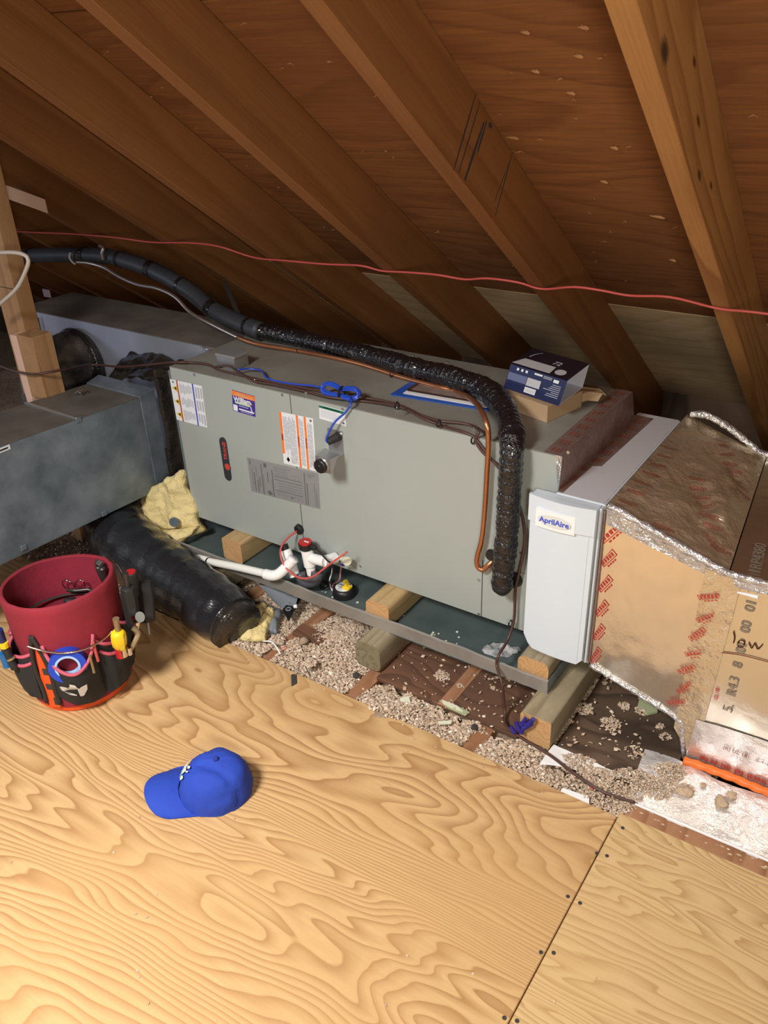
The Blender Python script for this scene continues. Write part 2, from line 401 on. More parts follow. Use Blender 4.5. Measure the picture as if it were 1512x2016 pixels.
# nail tips and splinters through the sheathing
bm = BM(); rr = random.Random(3)
for k in range(190):
    x = rr.uniform(-.2, 1.75); y = rr.uniform(-.75, .68) if k < 200 else rr.uniform(.72, 1.0)
    base = slope(x, y, DEP-.0005); n = V((0, st_, ct))
    L = rr.uniform(.003, .009)
    for q in range(rr.choice((1, 2, 2, 3))):
        a = rr.gauss(0, .5)+(math.pi if rr.random() < .5 else 0)
        dv = V((math.cos(a), 0, 0))*L+V((0, ct, -st_))*math.sin(a)*L*.6-n*rr.uniform(.001, .005)
        sd = V((0, ct, -st_))*rr.uniform(.0008, .002)
        poly(bm, [base-sd, base+sd, base+dv], -n*.0009)
for (u, v, L) in ((1010, 268, .034), (1295, 424, .04), (1055, 137, .02), (905, 150, .02), (1035, 60, .02), (1150, 50, .022), (1125, 180, .02), (1140, 107, .02), (1190, 355, .02), (1210, 288, .02), (1325, 510, .02)):
    d = RR*((u-756)/FPX)+RD*((v-1008)/FPX)+RF; t = math.tan(TH)
    kk = (ZB+DEP/ct-CAM.z-t*CAM.y)/(d.z+t*d.y); base = CAM+d*kk; n = V((0, st_, ct)); dn = V((0, ct, -st_))
    L *= .8; w_ = rr.uniform(.0016, .003)
    poly(bm, [base-V((L/2, 0, 0))-n*.001, base-V((L*.1, 0, 0))+dn*w_-n*.003, base+V((L*.42, 0, 0))+dn*w_*.7-n*.005, base+V((L/2, 0, 0))-n*.004, base+V((L*.2, 0, 0))-dn*w_*.4-n*.001], -n*.0012)
    for q in (-1, 1): poly(bm, [base+V((q*L*.1, 0, 0))-V((.0012, 0, 0)), base+V((q*L*.1, 0, 0))+V((.0012, 0, 0)), base+V((q*L*.15, 0, 0))+dn*.008*q-n*.003], -n*.0008)
o = obj('splinter', bm, m_splint, ceil); tag(o, 'pale splinters where roofing nails break through', kind='stuff')
# rafters
def on_slope(u, v, off):
    d = RR*((u-756)/FPX)+RD*((v-1008)/FPX)+RF; t = math.tan(TH)
    return CAM+d*((ZB+off/ct-CAM.z-t*CAM.y)/(d.z+t*d.y))
RX = [1.2576, .8531, .4418, .0382, -.3544, -.7600, -1.166, -1.572, -1.978, -2.384, -2.79, -3.196, -3.602, -4.01]
RLAB = ['knotty honey-coloured rafter furthest right, above the foil-faced duct', 'rafter with black diagonal burn strokes on its side, meeting the unit behind the boxes',
        'orange-brown rafter next to the one with black strokes, on its left', 'dusty grey-brown rafter coming down behind the middle of the metal unit',
        'dark rafter whose pale edge meets the left frame edge above the dimmer ones', 'dark rafter with the white pipe hanger strap beside it',
        'shadowed rafter just right of the wooden post above the black pipe']
eh = V((0, ct, -st_))
def rafter_bm(x):
    bm = BM(); p = []
    L = 3.9
    box(bm, (0, 0, 0), (L, .0363, DEP-.0005), .0015)
    return bm
for i, x in enumerate(RX):
    bm = rafter_bm(x)
    me = bpy.data.meshes.new('rafter'); bm.to_mesh(me); bm.free()
    if i == 0:
        # knots on the +X side: local x measured down the slope from Y0
        ks = []
        for (u, v, rx, rz, kc) in ((1309, 100, .035, .02, (.06, .035, .02)), (1367, 122, .02, .009, (.09, .035, .01)), (1375, 238, .026, .009, (.11, .045, .012)), (1377, 345, .024, .01, (.07, .035, .02)), (1400, 365, .02, .008, (.1, .045, .015))):
            q = at(u, v, 'x', x+.0363); rel = q-slope(x, Y0); ks.append((rel.dot(eh), .0363, rel.dot(V((0, st_, ct))), rx, .03, rz, kc))
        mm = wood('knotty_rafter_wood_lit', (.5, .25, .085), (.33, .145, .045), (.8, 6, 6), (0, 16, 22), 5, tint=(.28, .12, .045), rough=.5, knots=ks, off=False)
    else: mm = m_raft
    me.materials.append(mm)
    o = bpy.data.objects.new('rafter', me); C.objects.link(o)
    # local X down slope, local Y along +X world, local Z outward normal
    o.matrix_world = Matrix(((0, 1, 0, x), (eh.y, 0, st_, Y0), (eh.z, 0, ct, ZB-math.tan(TH)*Y0), (0, 0, 0, 1)))
    lab = RLAB[i] if i < len(RLAB) else ('%s dim rafter in the dark stretch of roof beyond the wooden post' % ['first', 'second', 'third', 'fourth', 'fifth', 'sixth', 'farthest'][i-len(RLAB)])
    tag(o, lab, 'rafter', 'roof rafters' if i < len(RLAB) else 'dim rafters at the far left')
    if i == 1:
        bm = BM()
        for (a, b, wd) in (((938, 180), (893, 335), .0022), ((945, 200), (903, 340), .0018), ((953, 240), (915, 355), .004), ((958, 238), (940, 300), .003), ((1010, 295), (975, 425), .0016), ((1003, 318), (972, 400), .001)):
            pa, pb = at(*a, 'x', x+.0363), at(*b, 'x', x+.0363); dd = (pb-pa).normalized(); sd = V((1, 0, 0)).cross(dd)*wd
            mid = pa.lerp(pb, .5)
            poly(bm, [pa-sd*.5, mid-sd, pb-sd*.7, pb+sd*.7, mid+sd, pa+sd*.5], (.0004, 0, 0))
        pa = at(965, 247, 'x', x+.0363)
        poly(bm, [pa+V((0, a_*.008, b_*.006)) for a_, b_ in ((-.6, .9), (-.9, 0), (0, -1), (.9, -.5), (.5, .6))], (.0005, 0, 0))
        oo = obj('burn_stroke', bm, m_dirt, None, origin=(0, 0, 0)); oo.parent = o; oo.matrix_parent_inverse = o.matrix_world.inverted()
        tag(oo, 'black diagonal strokes across the rafter side')
# end wall far left and low board added at the eave to stop outside light leaking in
bm = BM(); box(bm, (-4.7, -2.2, -.3), (-4.6, 1.6, 2.4)); tag(obj('wall_left', bm, m_ply_dark), 'dark boarded gable end wall', kind='structure')
bm = BM(); box(bm, (-4.6, 1.43, -.3), (2.3, 1.47, .12)); tag(obj('eave_light_stop', bm, m_ply_grey), 'low dark board added at the eave to block outside light', kind='structure')
bm = BM(); box(bm, (-2.4, .62, .02), (-1.62, .66, .06), .002)

# floor: base under everything, joists, deck sheets, loose boards
fl = bpy.data.objects.new('floor', None); C.objects.link(fl); fl.location = (.5, -.6, ZF-.2); tag(fl, 'attic floor of joists, loose fill and plywood sheets', kind='structure')
bm = BM(); box(bm, (-4.6, -2.4, -.325), (2.6, 1.5, -.31)); obj('ceiling_board', bm, m_bed, fl)
for k, x in enumerate([-1.8, -1.394, -.988, -.582, -.176, .23, .452, .71, 1.02, 1.452, 1.858]):
    bm = BM(); box(bm, (x, -2.3, -.30), (x+.038, 1.42, -.1545), .001); obj('floor_joist', bm, m_joist, fl)
SX = 1.3705
bm = BM(); box(bm, (-1.9, -2.35, ZF-.019), (SX, -.2633, ZF), .0012); obj('plywood_sheet', bm, m_deck, fl)
bm = BM(); box(bm, (SX+.0022, -2.35, ZF-.019), (2.6, -.252, ZF), .0012); obj('plywood_sheet', bm, m_deck2, fl)
bm = BM(); box(bm, (SX+.01, -.250, ZF-.019), (2.6, -.2150, ZF-.002), .001); tag(obj('plywood_strip', bm, m_joist, fl), 'thin brown edge strip along the pale sheet')
bm = BM(); rr = random.Random(5)
for (u, v) in ((1175, 1680), (1195, 1685), (1118, 1765), (1142, 1778), (1065, 1875), (1090, 1876), (993, 2004), (1226, 1630), (1018, 2010)):
    p = at(u, v, 'z', ZF+.0002); bm = BM(); cyl(bm, p, p+V((0, 0, .0006)), .0035, 10); obj('nail_head', bm, m_dirt, fl)
bm = BM()
for k in range(150):
    if k < 60: x, y = rr.uniform(.3, 2.0), rr.uniform(-.3, -.262)
    else: x, y = rr.uniform(.0, 2.0), rr.uniform(-1.3, -.28)
    if x > SX-.01 and y > -.256: y = -.27
    s = rr.uniform(.001, .0035); a = rr.uniform(0, 6.28)
    p = V((x, y, ZF+.0003)); e1 = V((math.cos(a), math.sin(a), 0))*s; e2 = V((-math.sin(a), math.cos(a), .2))*s*.6
    poly(bm, [p-e1, p-e2, p+e1, p+e2], (0, 0, .0012))
tag(obj('sawdust', bm, m_loose), 'scattered pale crumbs lying on the plywood deck', 'debris', kind='stuff')
bm = BM()
for k in range(40):
    t = rr.random(); p = V((SX+.02+t*.5, -.232+rr.gauss(0, .004)-.0*t, ZF-.0018)); s = rr.uniform(.002, .005)
    poly(bm, [p-V((s, 0, 0)), p-V((0, s*.4, 0)), p+V((s, 0, 0)), p+V((0, s*.4, 0))], (0, 0, .0015))
tag(obj('sawdust', bm, m_loose), 'sawdust crumbs in a line on the brown edge strip', 'debris', kind='stuff')
def bed(x, y):
    z = -.170+.014*nz((x, y, 0), 6, 1)+.008*nz((x, y, 0), 20, 2)
    if y < -.2: z += .012*min(1, (-.2-y)/.06)*min(1, max(0, (1.4-x)/.2))
    if x < -.1: z += min(.05, (-.1-x)*.12)
    for (cx, cy, r_, h_) in ((.58, -.08, .09, .02), (.5, -.2, .06, .012), (.85, -.24, .08, .012), (1.0, -.2, .05, .008)):
        z += h_*math.exp(-((x-cx)**2+(y-cy)**2)/r_**2)
    return z
BOARD_A = (.745, 1.112, -.165, .3); BOARD_B = (1.2, 1.40, -.19, .5)
def open_area(x, y):
    if BOARD_A[0] < x < BOARD_A[1] and y > -.17+.02*nz((x, y, 0), 30): return False
    if BOARD_B[0] < x < BOARD_B[1] and y > -.19+.02*nz((x, y, 0), 30): return False
    for (a, b) in ((.455, .485), (.713, .745), (1.022, 1.055)):
        if a < x < b and -.27 < y < -.2+.02*nz((x, y, 0), 30, 4): return False
    return True
bm = BM(); NX, NY = 150, 70
g = [[None]*(NY+1) for _ in range(NX+1)]
for i in range(NX+1):
    for j in range(NY+1):
        x = -2.0+3.5*i/NX; y = -.30+1.6*(j/NY)**1.6
        z = bed(x, y)
        if not open_area(x, y) : z -= .016
        g[i][j] = bm.verts.new((x, y, z))
for i in range(NX):
    for j in range(NY): bm.faces.new([g[i][j], g[i+1][j], g[i+1][j+1], g[i][j+1]])
tag(obj('loose_insulation_bed', bm, m_bed, smooth='all'), 'packed tan loose-fill insulation between the joists', 'insulation', kind='stuff')
vs, fs = [], []; rr = random.Random(11)
def flake(p, s):
    n = len(vs); a = rr.uniform(0, 6.28)
    e1 = V((math.cos(a), math.sin(a), rr.uniform(-.5, .5))).normalized()*s; e2 = V((-math.sin(a), math.cos(a), rr.uniform(-.5, .5))).normalized()*s*rr.uniform(.4, .9); h = V((0, 0, s*rr.uniform(.3, .8)))
    for q in (p-e1, p-e2, p+e1, p+e2, p+h): vs.append(q)
    fs.extend([(n, n+1, n+4), (n+1, n+2, n+4), (n+2, n+3, n+4), (n+3, n, n+4)])
cnt = 0
while cnt < 30000:
    if rr.random() < .93: x, y = rr.uniform(.25, 1.42), rr.uniform(-.275, .12)
    else: x, y = rr.uniform(-.6, .3), rr.uniform(-.3, .05)
    if not open_area(x, y):
        if rr.random() > .02 or y < -.2: continue
    if x > 1.36 and y > -.1: continue
    z = bed(x, y)+(.004 if y > -.262 else .004)
    if y < -.262 and (z < ZF or rr.random() < .5): continue
    if not open_area(x, y): z = -.1445
    flake(V((x, y, z+rr.uniform(-.002, .006))), rr.choice((.0025, .0035, .005, .0065))); cnt += 1
def heap(cx, cy, cz, r, n, h=.5):
    for _ in range(n):
        a = rr.uniform(0, 6.28); d = r*math.sqrt(rr.random()); wv = 1+.4*nz((cx+math.cos(a), cy+math.sin(a), 0), 2)
        flake(V((cx+math.cos(a)*d*wv, cy+math.sin(a)*d*wv, cz+h*r*(1-(d/r)**2)*rr.random())), rr.choice((.002, .003, .004)))
for (u, v, r_, n_) in ((1150, 1395, .02, 260), (1122, 1420, .008, 60), (1205, 1425, .022, 240), (1230, 1390, .012, 120), (1265, 1400, .014, 120), (870, 1330, .018, 200), (905, 1350, .007, 40), (970, 1355, .005, 30), (1310, 1450, .012, 60), (1190, 1345, .006, 20), (1250, 1480, .02, 70), (1300, 1430, .01, 40), (610, 1305, .016, 300), (545, 1260, .02, 350)):
    p = at(u, v, 'z', -.144 if u != 610 and u != 545 else -.14); heap(p.x, p.y, p.z, r_, n_)
for (u, v, r_, n_) in ((1230, 1590, .03, 500), (1200, 1570, .05, 900), (1245, 1545, .05, 900), (1300, 1555, .035, 500), (1180, 1530, .03, 500), (1140, 1510, .04, 600), (1320, 1520, .03, 400), (1350, 1555, .018, 250)):
    p = at(u, v, 'z', -.142); heap(p.x, max(p.y, -.262), p.z, r_, n_, .35)
me = bpy.data.meshes.new('loose_insulation'); me.from_pydata([tuple(q) for q in vs], [], fs); me.materials.append(m_loose)
o = bpy.data.objects.new('loose_insulation', me); C.objects.link(o); tag(o, 'tan flaky loose-fill insulation spread between the deck and the drain pan', 'insulation', kind='stuff')

# loose boards under the unit
bm = BM(); box(bm, (BOARD_A[0], BOARD_A[2], -.156), (BOARD_A[1], .42, -.1455), .001)
tag(obj('plywood_board', bm, m_ply_dark), 'reddish brown plywood scrap under the drain pan between the two beams', 'board')
bm = BM(); box(bm, (.915, -.168, -.1455), (.945, .1, -.1435), .0006); tag(obj('wood_strip', bm, m_joist), 'pale narrow wood strip on the reddish plywood scrap', 'board')
bm = BM(); box(bm, (1.195, -.185, -.158), (1.425, .5, -.1465), .001)
tag(obj('plywood_board', bm, m_ply_grey), 'dirty grey-brown plywood scrap right of the last beam, littered with crumbs', 'board')
for (p, q, s) in (((585, 1235), (645, 1262), .022), ):
    a, b = at(*p, 'z', -.142), at(*q, 'z', -.15); dv = (b-a); nn = V((-dv.y, dv.x, 0)).normalized()*s
    bm = BM(); hexa(bm, [a-nn-V((0, 0, .012)), b-nn-V((0, 0, .012)), b+nn-V((0, 0, .012)), a+nn-V((0, 0, .012)), a-nn, b-nn, b+nn, a+nn], .001)
    tag(obj('wood_scrap', bm, m_ply_dark), 'rusty brown shingle-like wood scrap in the loose fill', 'scrap')

# ================================================================= DRAIN PAN AND TIMBERS
PZ = -.07
pan = thing('drain_pan', 'long galvanized steel drain pan with a folded lip under the unit', 'drain pan', (.57, .15, PZ))
px0, px1, py0, py1 = .0, 1.143, -.087, .47
bm = BM(); box(bm, (px0, py0, PZ-.001), (px1, py1, PZ+.0005)); obj('pan_floor', bm, m_pan, pan)
def dent(x): return .003*nz((x, 0, 0), 8, 5)+.0015*nz((x, 0, 0), 25, 6)
bm = BM(); n = 60
pts = []
for i in range(n+1):
    x = px0+(px1-px0)*i/n; yy = py0+dent(x)
    row = [(x, yy, PZ-.001), (x, yy-.001, PZ+.017), (x, yy-.003+dent(x*2), PZ+.034), (x, yy+.002+dent(x*2), PZ+.036), (x, yy+.002, PZ+.001)]
    pts.append([bm.verts.new(q) for q in row])
for A, B in zip(pts, pts[1:]):
    for k in range(4): bm.faces.new([A[k], B[k], B[k+1], A[k+1]])
obj('pan_lip', bm, m_lip, pan, smooth=True)
bm = BM()
box(bm, (px1-.0015, py0, PZ), (px1, py1, PZ+.035)); box(bm, (px0, py0, PZ), (px0+.0015, py1, PZ+.035)); box(bm, (px0, py1-.0015, PZ), (px1, py1, PZ+.035))
tag(obj('pan_end', bm, m_galv, pan), 'duller galvanized pan ends')
bm = BM(); 
for k in range(26):
    x, y = random.uniform(.45, 1.1), random.uniform(-.07, .0); s = random.uniform(.001, .003)
    box(bm, (x-s, y-s, PZ+.0006), (x+s, y+s*.7, PZ+.0012+s*.4))
tag(obj('pan_crumb', bm, m_cream, pan), 'pale crumbs on the pan floor', kind='stuff')
bm = pillow([at(952, 1290, 'z', PZ+.001), at(1005, 1300, 'z', PZ+.001), at(1025, 1275, 'z', PZ+.001), at(968, 1265, 'z', PZ+.001)], .004, 18, .012, 60, 4, .02)
tag(obj('lint_clump', bm, plain('grey_lint', (.5, .5, .52), .95, c2=(.2, .22, .23), vs=40, bmp=(120, 1.0, .004)), smooth='all'), 'grey-white fluff clump lying in the pan beside the brown cable', 'debris')
TB = [(.12, .19), (.675, .747), (1.118, 1.188)]
def timber(name, lo, hi, mats, label, cat, grp, cham=.012):
    t = thing(name, label, cat, ((lo[0]+hi[0])/2, (lo[1]+hi[1])/2, lo[2]), grp)
    bm = BM(); box(bm, (lo[0], lo[1]+.001, lo[2]), hi, 0)
    bmesh.ops.bevel(bm, geom=[e for e in bm.edges if abs(e.verts[0].co.y-e.verts[1].co.y) > .02], offset=cham, segments=4, affect='EDGES', profile=.5)
    bm2 = BM()
    ring = []
    fr_ = [f for f in bm.faces if f.calc_center_median().y < lo[1]+.002 and len(f.verts) > 4]
    if fr_: poly(bm2, [v.co.copy() for v in fr_[0].verts], (0, -.001, 0))
    obj('timber', bm, mats[0], t, smooth=True)
    obj('end_grain', bm2, mats[1], t)
    return t
for i, (a, b) in enumerate(TB):
    lab = ('timber beam under the left end of the drain pan, behind the black flexible duct', 'round-edged weathered timber beam under the middle of the drain pan', 'greenish timber beam under the right end of the drain pan, pale cut end')[i]
    y0 = (-.14, -.15, -.166)[i]
    timber('timber_beam', (a, y0, -.144), (b, .5, PZ-.0012), (m_timber, m_endd if i < 2 else m_endg), lab, 'beam', 'beams under the drain pan', (.006, .018, .006)[i])
UB = [(.151, -.046), (.662, -.081), (1.066, -.078)]
for i, (a, y0) in enumerate(UB):
    lab = ('split knotty timber block in the pan under the left of the unit', 'timber block in the pan under the middle of the unit', 'chamfered timber block in the pan under the white filter cabinet')[i]
    timber('timber_block', (a, y0, PZ+.0008), (a+(.04, .066, .072)[i]+(.03 if i == 0 else 0), .41, -.0005), ((m_timber_w, m_timber_w, m_timber)[i], m_endg), lab, 'block', 'blocks inside the drain pan', (.008, .012, .016)[i])

# ================================================================= AIR HANDLER
ah = thing('air_handler', 'large grey-green metal air handler lying on timber blocks', 'air handler', (.55, .2, 0))
L_, W_, H_ = 1.10, .3953, .45
bm = BM(); box(bm, (0, .003, .0), (L_, W_, H_-.0015), .001); obj('cabinet_body', bm, m_unit, ah)
bm = BM(); box(bm, (0.0, .0, H_-.0015), (L_, W_, H_), .0004); tag(obj('top_panel', bm, m_unit_top, ah), 'darker mottled top panel')
bm = BM(); box(bm, (.001, 0, .001), (.4085, .003, H_-.002), .0008); obj('front_panel', bm, m_unit, ah)
bm = BM(); poly(bm, [(x_, 0, z_) for x_, z_ in ((.4115, .001), (.9325, .001), (.9325, .155), (L_-.001, .155), (L_-.001, H_-.002), (.4115, H_-.002))], (0, .003, 0)); obj('front_panel', bm, m_unit, ah)
bm = BM(); box(bm, (.9345, -.0002, .001), (L_-.001, .003, .1535), .0006); obj('access_panel', bm, m_unit, ah)
bm = BM(); box(bm, (.4085, .0012, .001), (.4115, .003, H_-.004)); obj('panel_seam', bm, m_seam, ah)
bm = BM(); box(bm, (.9325, -.0001, .001), (.9345, .0005, .155)); obj('panel_seam', bm, m_seam, ah)
bm = BM(); box(bm, (-.022, .012, .05), (0, .38, .432), .001); tag(obj('end_flange', bm, m_gasket, ah), 'dark blue-grey flange on the left end')
for (u, v) in ((383, 737), (556, 777), (675, 805), (1030, 887), (943, 1141), (943, 1208), (1026, 1088), (710, 1114), (1119, 890), (946, 1060)):
    p = at(u, v, 'y', 0); bm = BM(); cyl(bm, p, p+V((0, -.002, 0)), .0035, 8); obj('screw', bm, m_steel, ah)
for (u, v) in ((813, 700), (880, 713)):
    p = at(u, v, 'z', H_); bm = BM(); cyl(bm, p, p+V((0, 0, .002)), .004, 8); obj('screw', bm, m_steel, ah)
# flat labels ---------------------------------------------------
def sticker(name, q, base, items, label, parent=ah, y=0.0):
    P4 = [at(*c, 'y', y-.0003) for c in q]     # TL TR BR BL
    bm = BM(); poly(bm, P4, (0, .0003, 0)); mats = [base]
    def Q(s, t, lift): p = P4[0].lerp(P4[1], s).lerp(P4[3].lerp(P4[2], s), t); return p+V((0, -lift, 0))
    lv = 0
    for it in items:
        m_, pts = it; 
        if m_ not in mats: mats.append(m_)
        lift = .00025+.00012*(it[0] not in (m_txt,))
        poly(bm, [Q(s, t, lift) for s, t in pts], None, mats.index(m_))
    o = obj(name, bm, mats, parent, keep=True); o['label'] = label; return o, Q
def R_(m, s0, t0, s1, t1): return (m, [(s0, t0), (s1, t0), (s1, t1), (s0, t1)])
rs = random.Random(21)
# warning table label
it = []
for r in range(3):
    for k in range(7):
        s0 = .29+.055*k
        it.append(R_(m_txt, s0, .05+r*.32+rs.uniform(0, .05), s0+.03, .05+r*.32+rs.uniform(.18, .27)))
for r in range(3):
    for k in range(3):
        s0 = .77+.08*k; it.append(R_(m_txt, s0, .06+r*.32, s0+.05, .06+r*.32+rs.uniform(.18, .27)))
it += [R_(m_brick_s, .2, -.01, .245, 1.01), R_(m_blue_s, .695, -.01, .735, 1.01), R_(m_txtd, .07, .035, .12, .075)]
for t0 in (.13, .45, .77): it += [(m_yel_s, [(.03, t0+.07), (.2, t0), (.2, t0+.16)]), (m_brick_s, [(.1, t0+.06), (.17, t0+.04), (.17, t0+.12)])]
sticker('warning_label', ((334, 746), (397, 760), (408, 842), (348, 826)), m_stk, it, 'white table label with three yellow warning triangles')
o, Q = sticker('contractor_label', ((456, 767), (501, 780), (503, 821), (459, 808)), m_purp, [R_(m_orange_s, 0, .02, 1, .25), R_(m_pgreen, .12, .5, .78, .6), R_(m_stk, .03, .68, .22, .97),
    R_(m_pgreen, .2, .09, .72, .12), R_(m_pgreen, .1, .17, .9, .2), R_(m_txt, .28, .66, .7, .7), R_(m_stk, .28, .8, .95, .87), R_(m_txt, .35, .91, .88, .94), (m_yel_s, [(.78, .4), (.84, .37), (.88, .46), (.8, .5)]), (m_txt, [(.78, .55), (.84, .55), (.9, .85), (.82, .8)])], 'purple and orange contractor label')
text('William', .0185, m_stk, 'lettering', ah, frame(Q(.45, .39, .0007), (1, 0, 0), (0, 0, 1)), .0001, .0006)
it = [R_(m_orange_s, 0, 0, .07, .8), R_(m_brick_s, .012, .42, .062, .54), R_(m_orange_s, .5, 0, .56, 1.0), R_(m_brick_s, .51, .4, .55, .6), R_(m_orange_s, .73, 0, .79, 1.0), R_(m_brick_s, .74, .4, .78, .6)]
for a, b in ((.1, .48), (.58, .71), (.81, .97)):
    s = a
    while s < b-.015:
        t = .05+rs.uniform(0, .1)
        while t < .93:
            ln = rs.uniform(.03, .16)
            if not (s < .24 and t+ln > .8): it.append(R_(m_txt, s, t, s+.02, min(t+ln, .96)))
            t += ln+.012
        s += .031
it += [(m_txtd, [(.1, .9), (.155, .84), (.21, .9), (.155, .96)]), (m_stk, [(.115, .9), (.155, .86), (.195, .9), (.155, .94)]), (m_txtd, [(.14, .92), (.15, .88), (.17, .9), (.16, .93)]), R_(m_txtd, .9, .03, .96, .07)]
sticker('caution_label', ((549, 810), (616, 824), (623, 928), (559, 912)), m_stk, it, 'white label with three orange vertical bars')
it = []
for (s, t0, t1, m_) in ((.03, .05, .2, m_txtd), (.045, .3, .9, m_txtm), (.075, .4, .95, m_txtd), (.11, .2, .5, m_txtm), (.12, .6, .95, m_txtd), (.15, .5, .8, m_txtd), (.19, .1, 1, m_txtd), (.205, .4, .95, m_txtm), (.275, .3, .6, m_txtd), (.345, .2, .98, m_txtd), (.33, .5, 1, m_txtm), (.80, .08, .97, m_txtd), (.83, .35, .97, m_txtd), (.93, .3, .95, m_txtm), (.95, .5, .95, m_txtm), (.965, .6, .95, m_txtm)):
    it.append(R_(m_, s, t0, s+.011, t1))
for t in (.1, .15, .2, .27, .32): it.append(R_(m_txtm, .38, t, rs.uniform(.55, .62), t+.02))
for t, tt in ((.36, .015), (.45, .015), (.52, .04), (.6, .04), (.68, .04), (.76, .02)): it.append(R_(m_txtd if tt < .03 else m_txtm, .38 if tt < .03 else .43, t, .77, t+tt))
for k in range(16): it.append(R_(m_txtm, .39+k*.024, .82, .4+k*.024, .82+rs.uniform(.05, .14)))
it += [R_(m_txtd, .235, .06, .275, .18), R_(m_txtm, .85, .08, .9, .17), R_(m_txtm, .91, .05, .94, .14), (m_txtm, [(.6, .9), (.62, .84), (.64, .9)]), (m_txtd, [(.25, .9), (.29, .82), (.33, .92), (.29, .97)])]
for k in range(3): it.append(R_(m_txtd, .64+k*.04, .22, .646+k*.04, .25)); it.append(R_(m_txtd, .64+k*.04, .3, .646+k*.04, .33))
sticker('data_plate', ((486, 900), (627, 932), (631, 1003), (495, 967)), m_stk2, it, 'grey data plate full of fine print')
it = [R_(m_green_s, 0, .03, 1, .22)]
for k in range(10): it.append(R_(m_txt, .05, .3+k*.055, rs.uniform(.6, .93), .32+k*.055))
it += [R_(m_txtd, .88, .78, .96, .92), R_(m_pgreen, .15, .1, .8, .15)]
sticker('efficiency_label', ((628, 796), (679, 810), (681, 839), (629, 824)), m_stk, it, 'small white label with a green header')
# oval badge
bd = at(445, 905, 'y', 0); bm = BM(); n = 14
a0, a1 = at(440, 870, 'y', 0), at(450, 936, 'y', 0); rw = .0115
pts = [a0+V((math.cos(t)*rw, 0, math.sin(t)*rw*1.2)) for t in [math.pi*k/n for k in range(n+1)]]+[a1+V((math.cos(t)*rw, 0, math.sin(t)*rw*1.2)) for t in [math.pi+math.pi*k/n for k in range(n+1)]]
poly(bm, pts, (0, -.004, 0)); ob = obj('maker_badge', bm, m_charcoal, ah); ob['label'] = 'dark oval badge with red lettering'
text('TRANE', .0165, m_redbadge, 'badge_lettering', ob, frame(at(443, 888, 'y', -.0043), (0, 0, 1), (-1, 0, .0)), .0002, .0004)
p = at(448, 919, 'y', -.004); bm = BM(); cyl(bm, p, p+V((0, -.0008, 0)), .0095, 20); obj('badge_disc', bm, m_redbadge, ob)
# ports
for (u, v, r_) in ((590, 1041, .015),):
    p = at(u, v, 'y', 0); bm = BM()
    tube(bm, [p, p+V((0, -.004, 0)), p+V((0, -.008, 0)), p+V((0, -.010, 0))], lambda t: r_*(1-.4*t*t), 16, rf=lambda i, k, q: 1+.25*nz(q, 120))
    tag(obj('rubber_plug', bm, m_black, ah), 'black ragged plug where the red wire enters')
p = at(1013, 1140, 'y', 0); bm = BM(); cyl(bm, p, p+V((0, -.012, 0)), .02, 18, .016); tag(obj('pipe_grommet', bm, m_black, ah), 'black grommet by the large pipe')
p = at(968, 1092, 'y', 0); bm = BM(); cyl(bm, p, p+V((0, -.008, 0)), .014, 18, .011); obj('pipe_grommet', bm, m_black, ah)
# lamp bracket on the front
lb = thing('lamp_bracket', 'bent zinc bracket with a black knob and plug on the unit front', 'bracket', at(668, 885, 'y', 0))
A, B, D = at(640, 884, 'y', -.001), at(677, 891, 'y', -.001), at(674, 851, 'y', -.001)
E_, F_ = at(621, 896, 'y', -.062), at(651, 905, 'y', -.062)
zt = (A.z+B.z)/2
bm = BM(); hx0, hx1 = A.x+.0, B.x
box(bm, (hx0+.012, -.002, zt-.002), (hx1, 0, D.z+.002), .0005)
fx0, fx1 = E_.x, F_.x
hexa(bm, [V((hx0, 0, zt-.002)), V((hx1, 0, zt-.002)), V((fx1, -.062, E_.z-.002)), V((fx0, -.062, E_.z-.002)), V((hx0, 0, zt)), V((hx1, 0, zt)), V((fx1, -.062, E_.z)), V((fx0, -.062, E_.z))])
box(bm, (fx0, -.064, E_.z-.038), (fx1, -.062, E_.z), .0004)
hexa(bm, [V((fx1-.0015, -.062, E_.z-.038)), V((fx1, -.062, E_.z-.038)), V((fx1, -.04, E_.z-.01)), V((fx1-.0015, -.04, E_.z-.01)), V((fx1-.0015, -.062, E_.z)), V((fx1, -.062, E_.z)), V((fx1+.004, -.03, E_.z)), V((fx1+.002, -.03, E_.z))])
obj('bracket_plate', bm, m_steel, lb)
p = at(632, 917, 'y', -.066); bm = BM(); cyl(bm, p+V((0, .004, 0)), p, .0185, 22); obj('knob_ring', bm, m_chrome, lb)
bm = BM(); tube(bm, [p, p+V((0, -.006, 0)), p+V((0, -.008, 0))], lambda t: .0175*(1-.15*t*t), 22); obj('knob', bm, m_black, lb)
bm = BM(); cyl(bm, p+V((0, -.008, 0)), p+V((0, -.0095, 0)), .003, 8); obj('knob_screw', bm, m_chrome, lb)
a, b = at(661, 862, 'y', -.012), at(645, 870, 'y', -.03)
bm = BM(); tube(bm, [a+V((0, .012, 0)), a, a.lerp(b, .5), b], lambda t: .0115-.003*t, 14); obj('plug', bm, m_grip, lb)
bm = BM(); p = at(671, 855, 'y', -.002); cyl(bm, p, p+V((0, -.003, 0)), .003, 8); obj('bracket_screw', bm, m_chrome, lb)
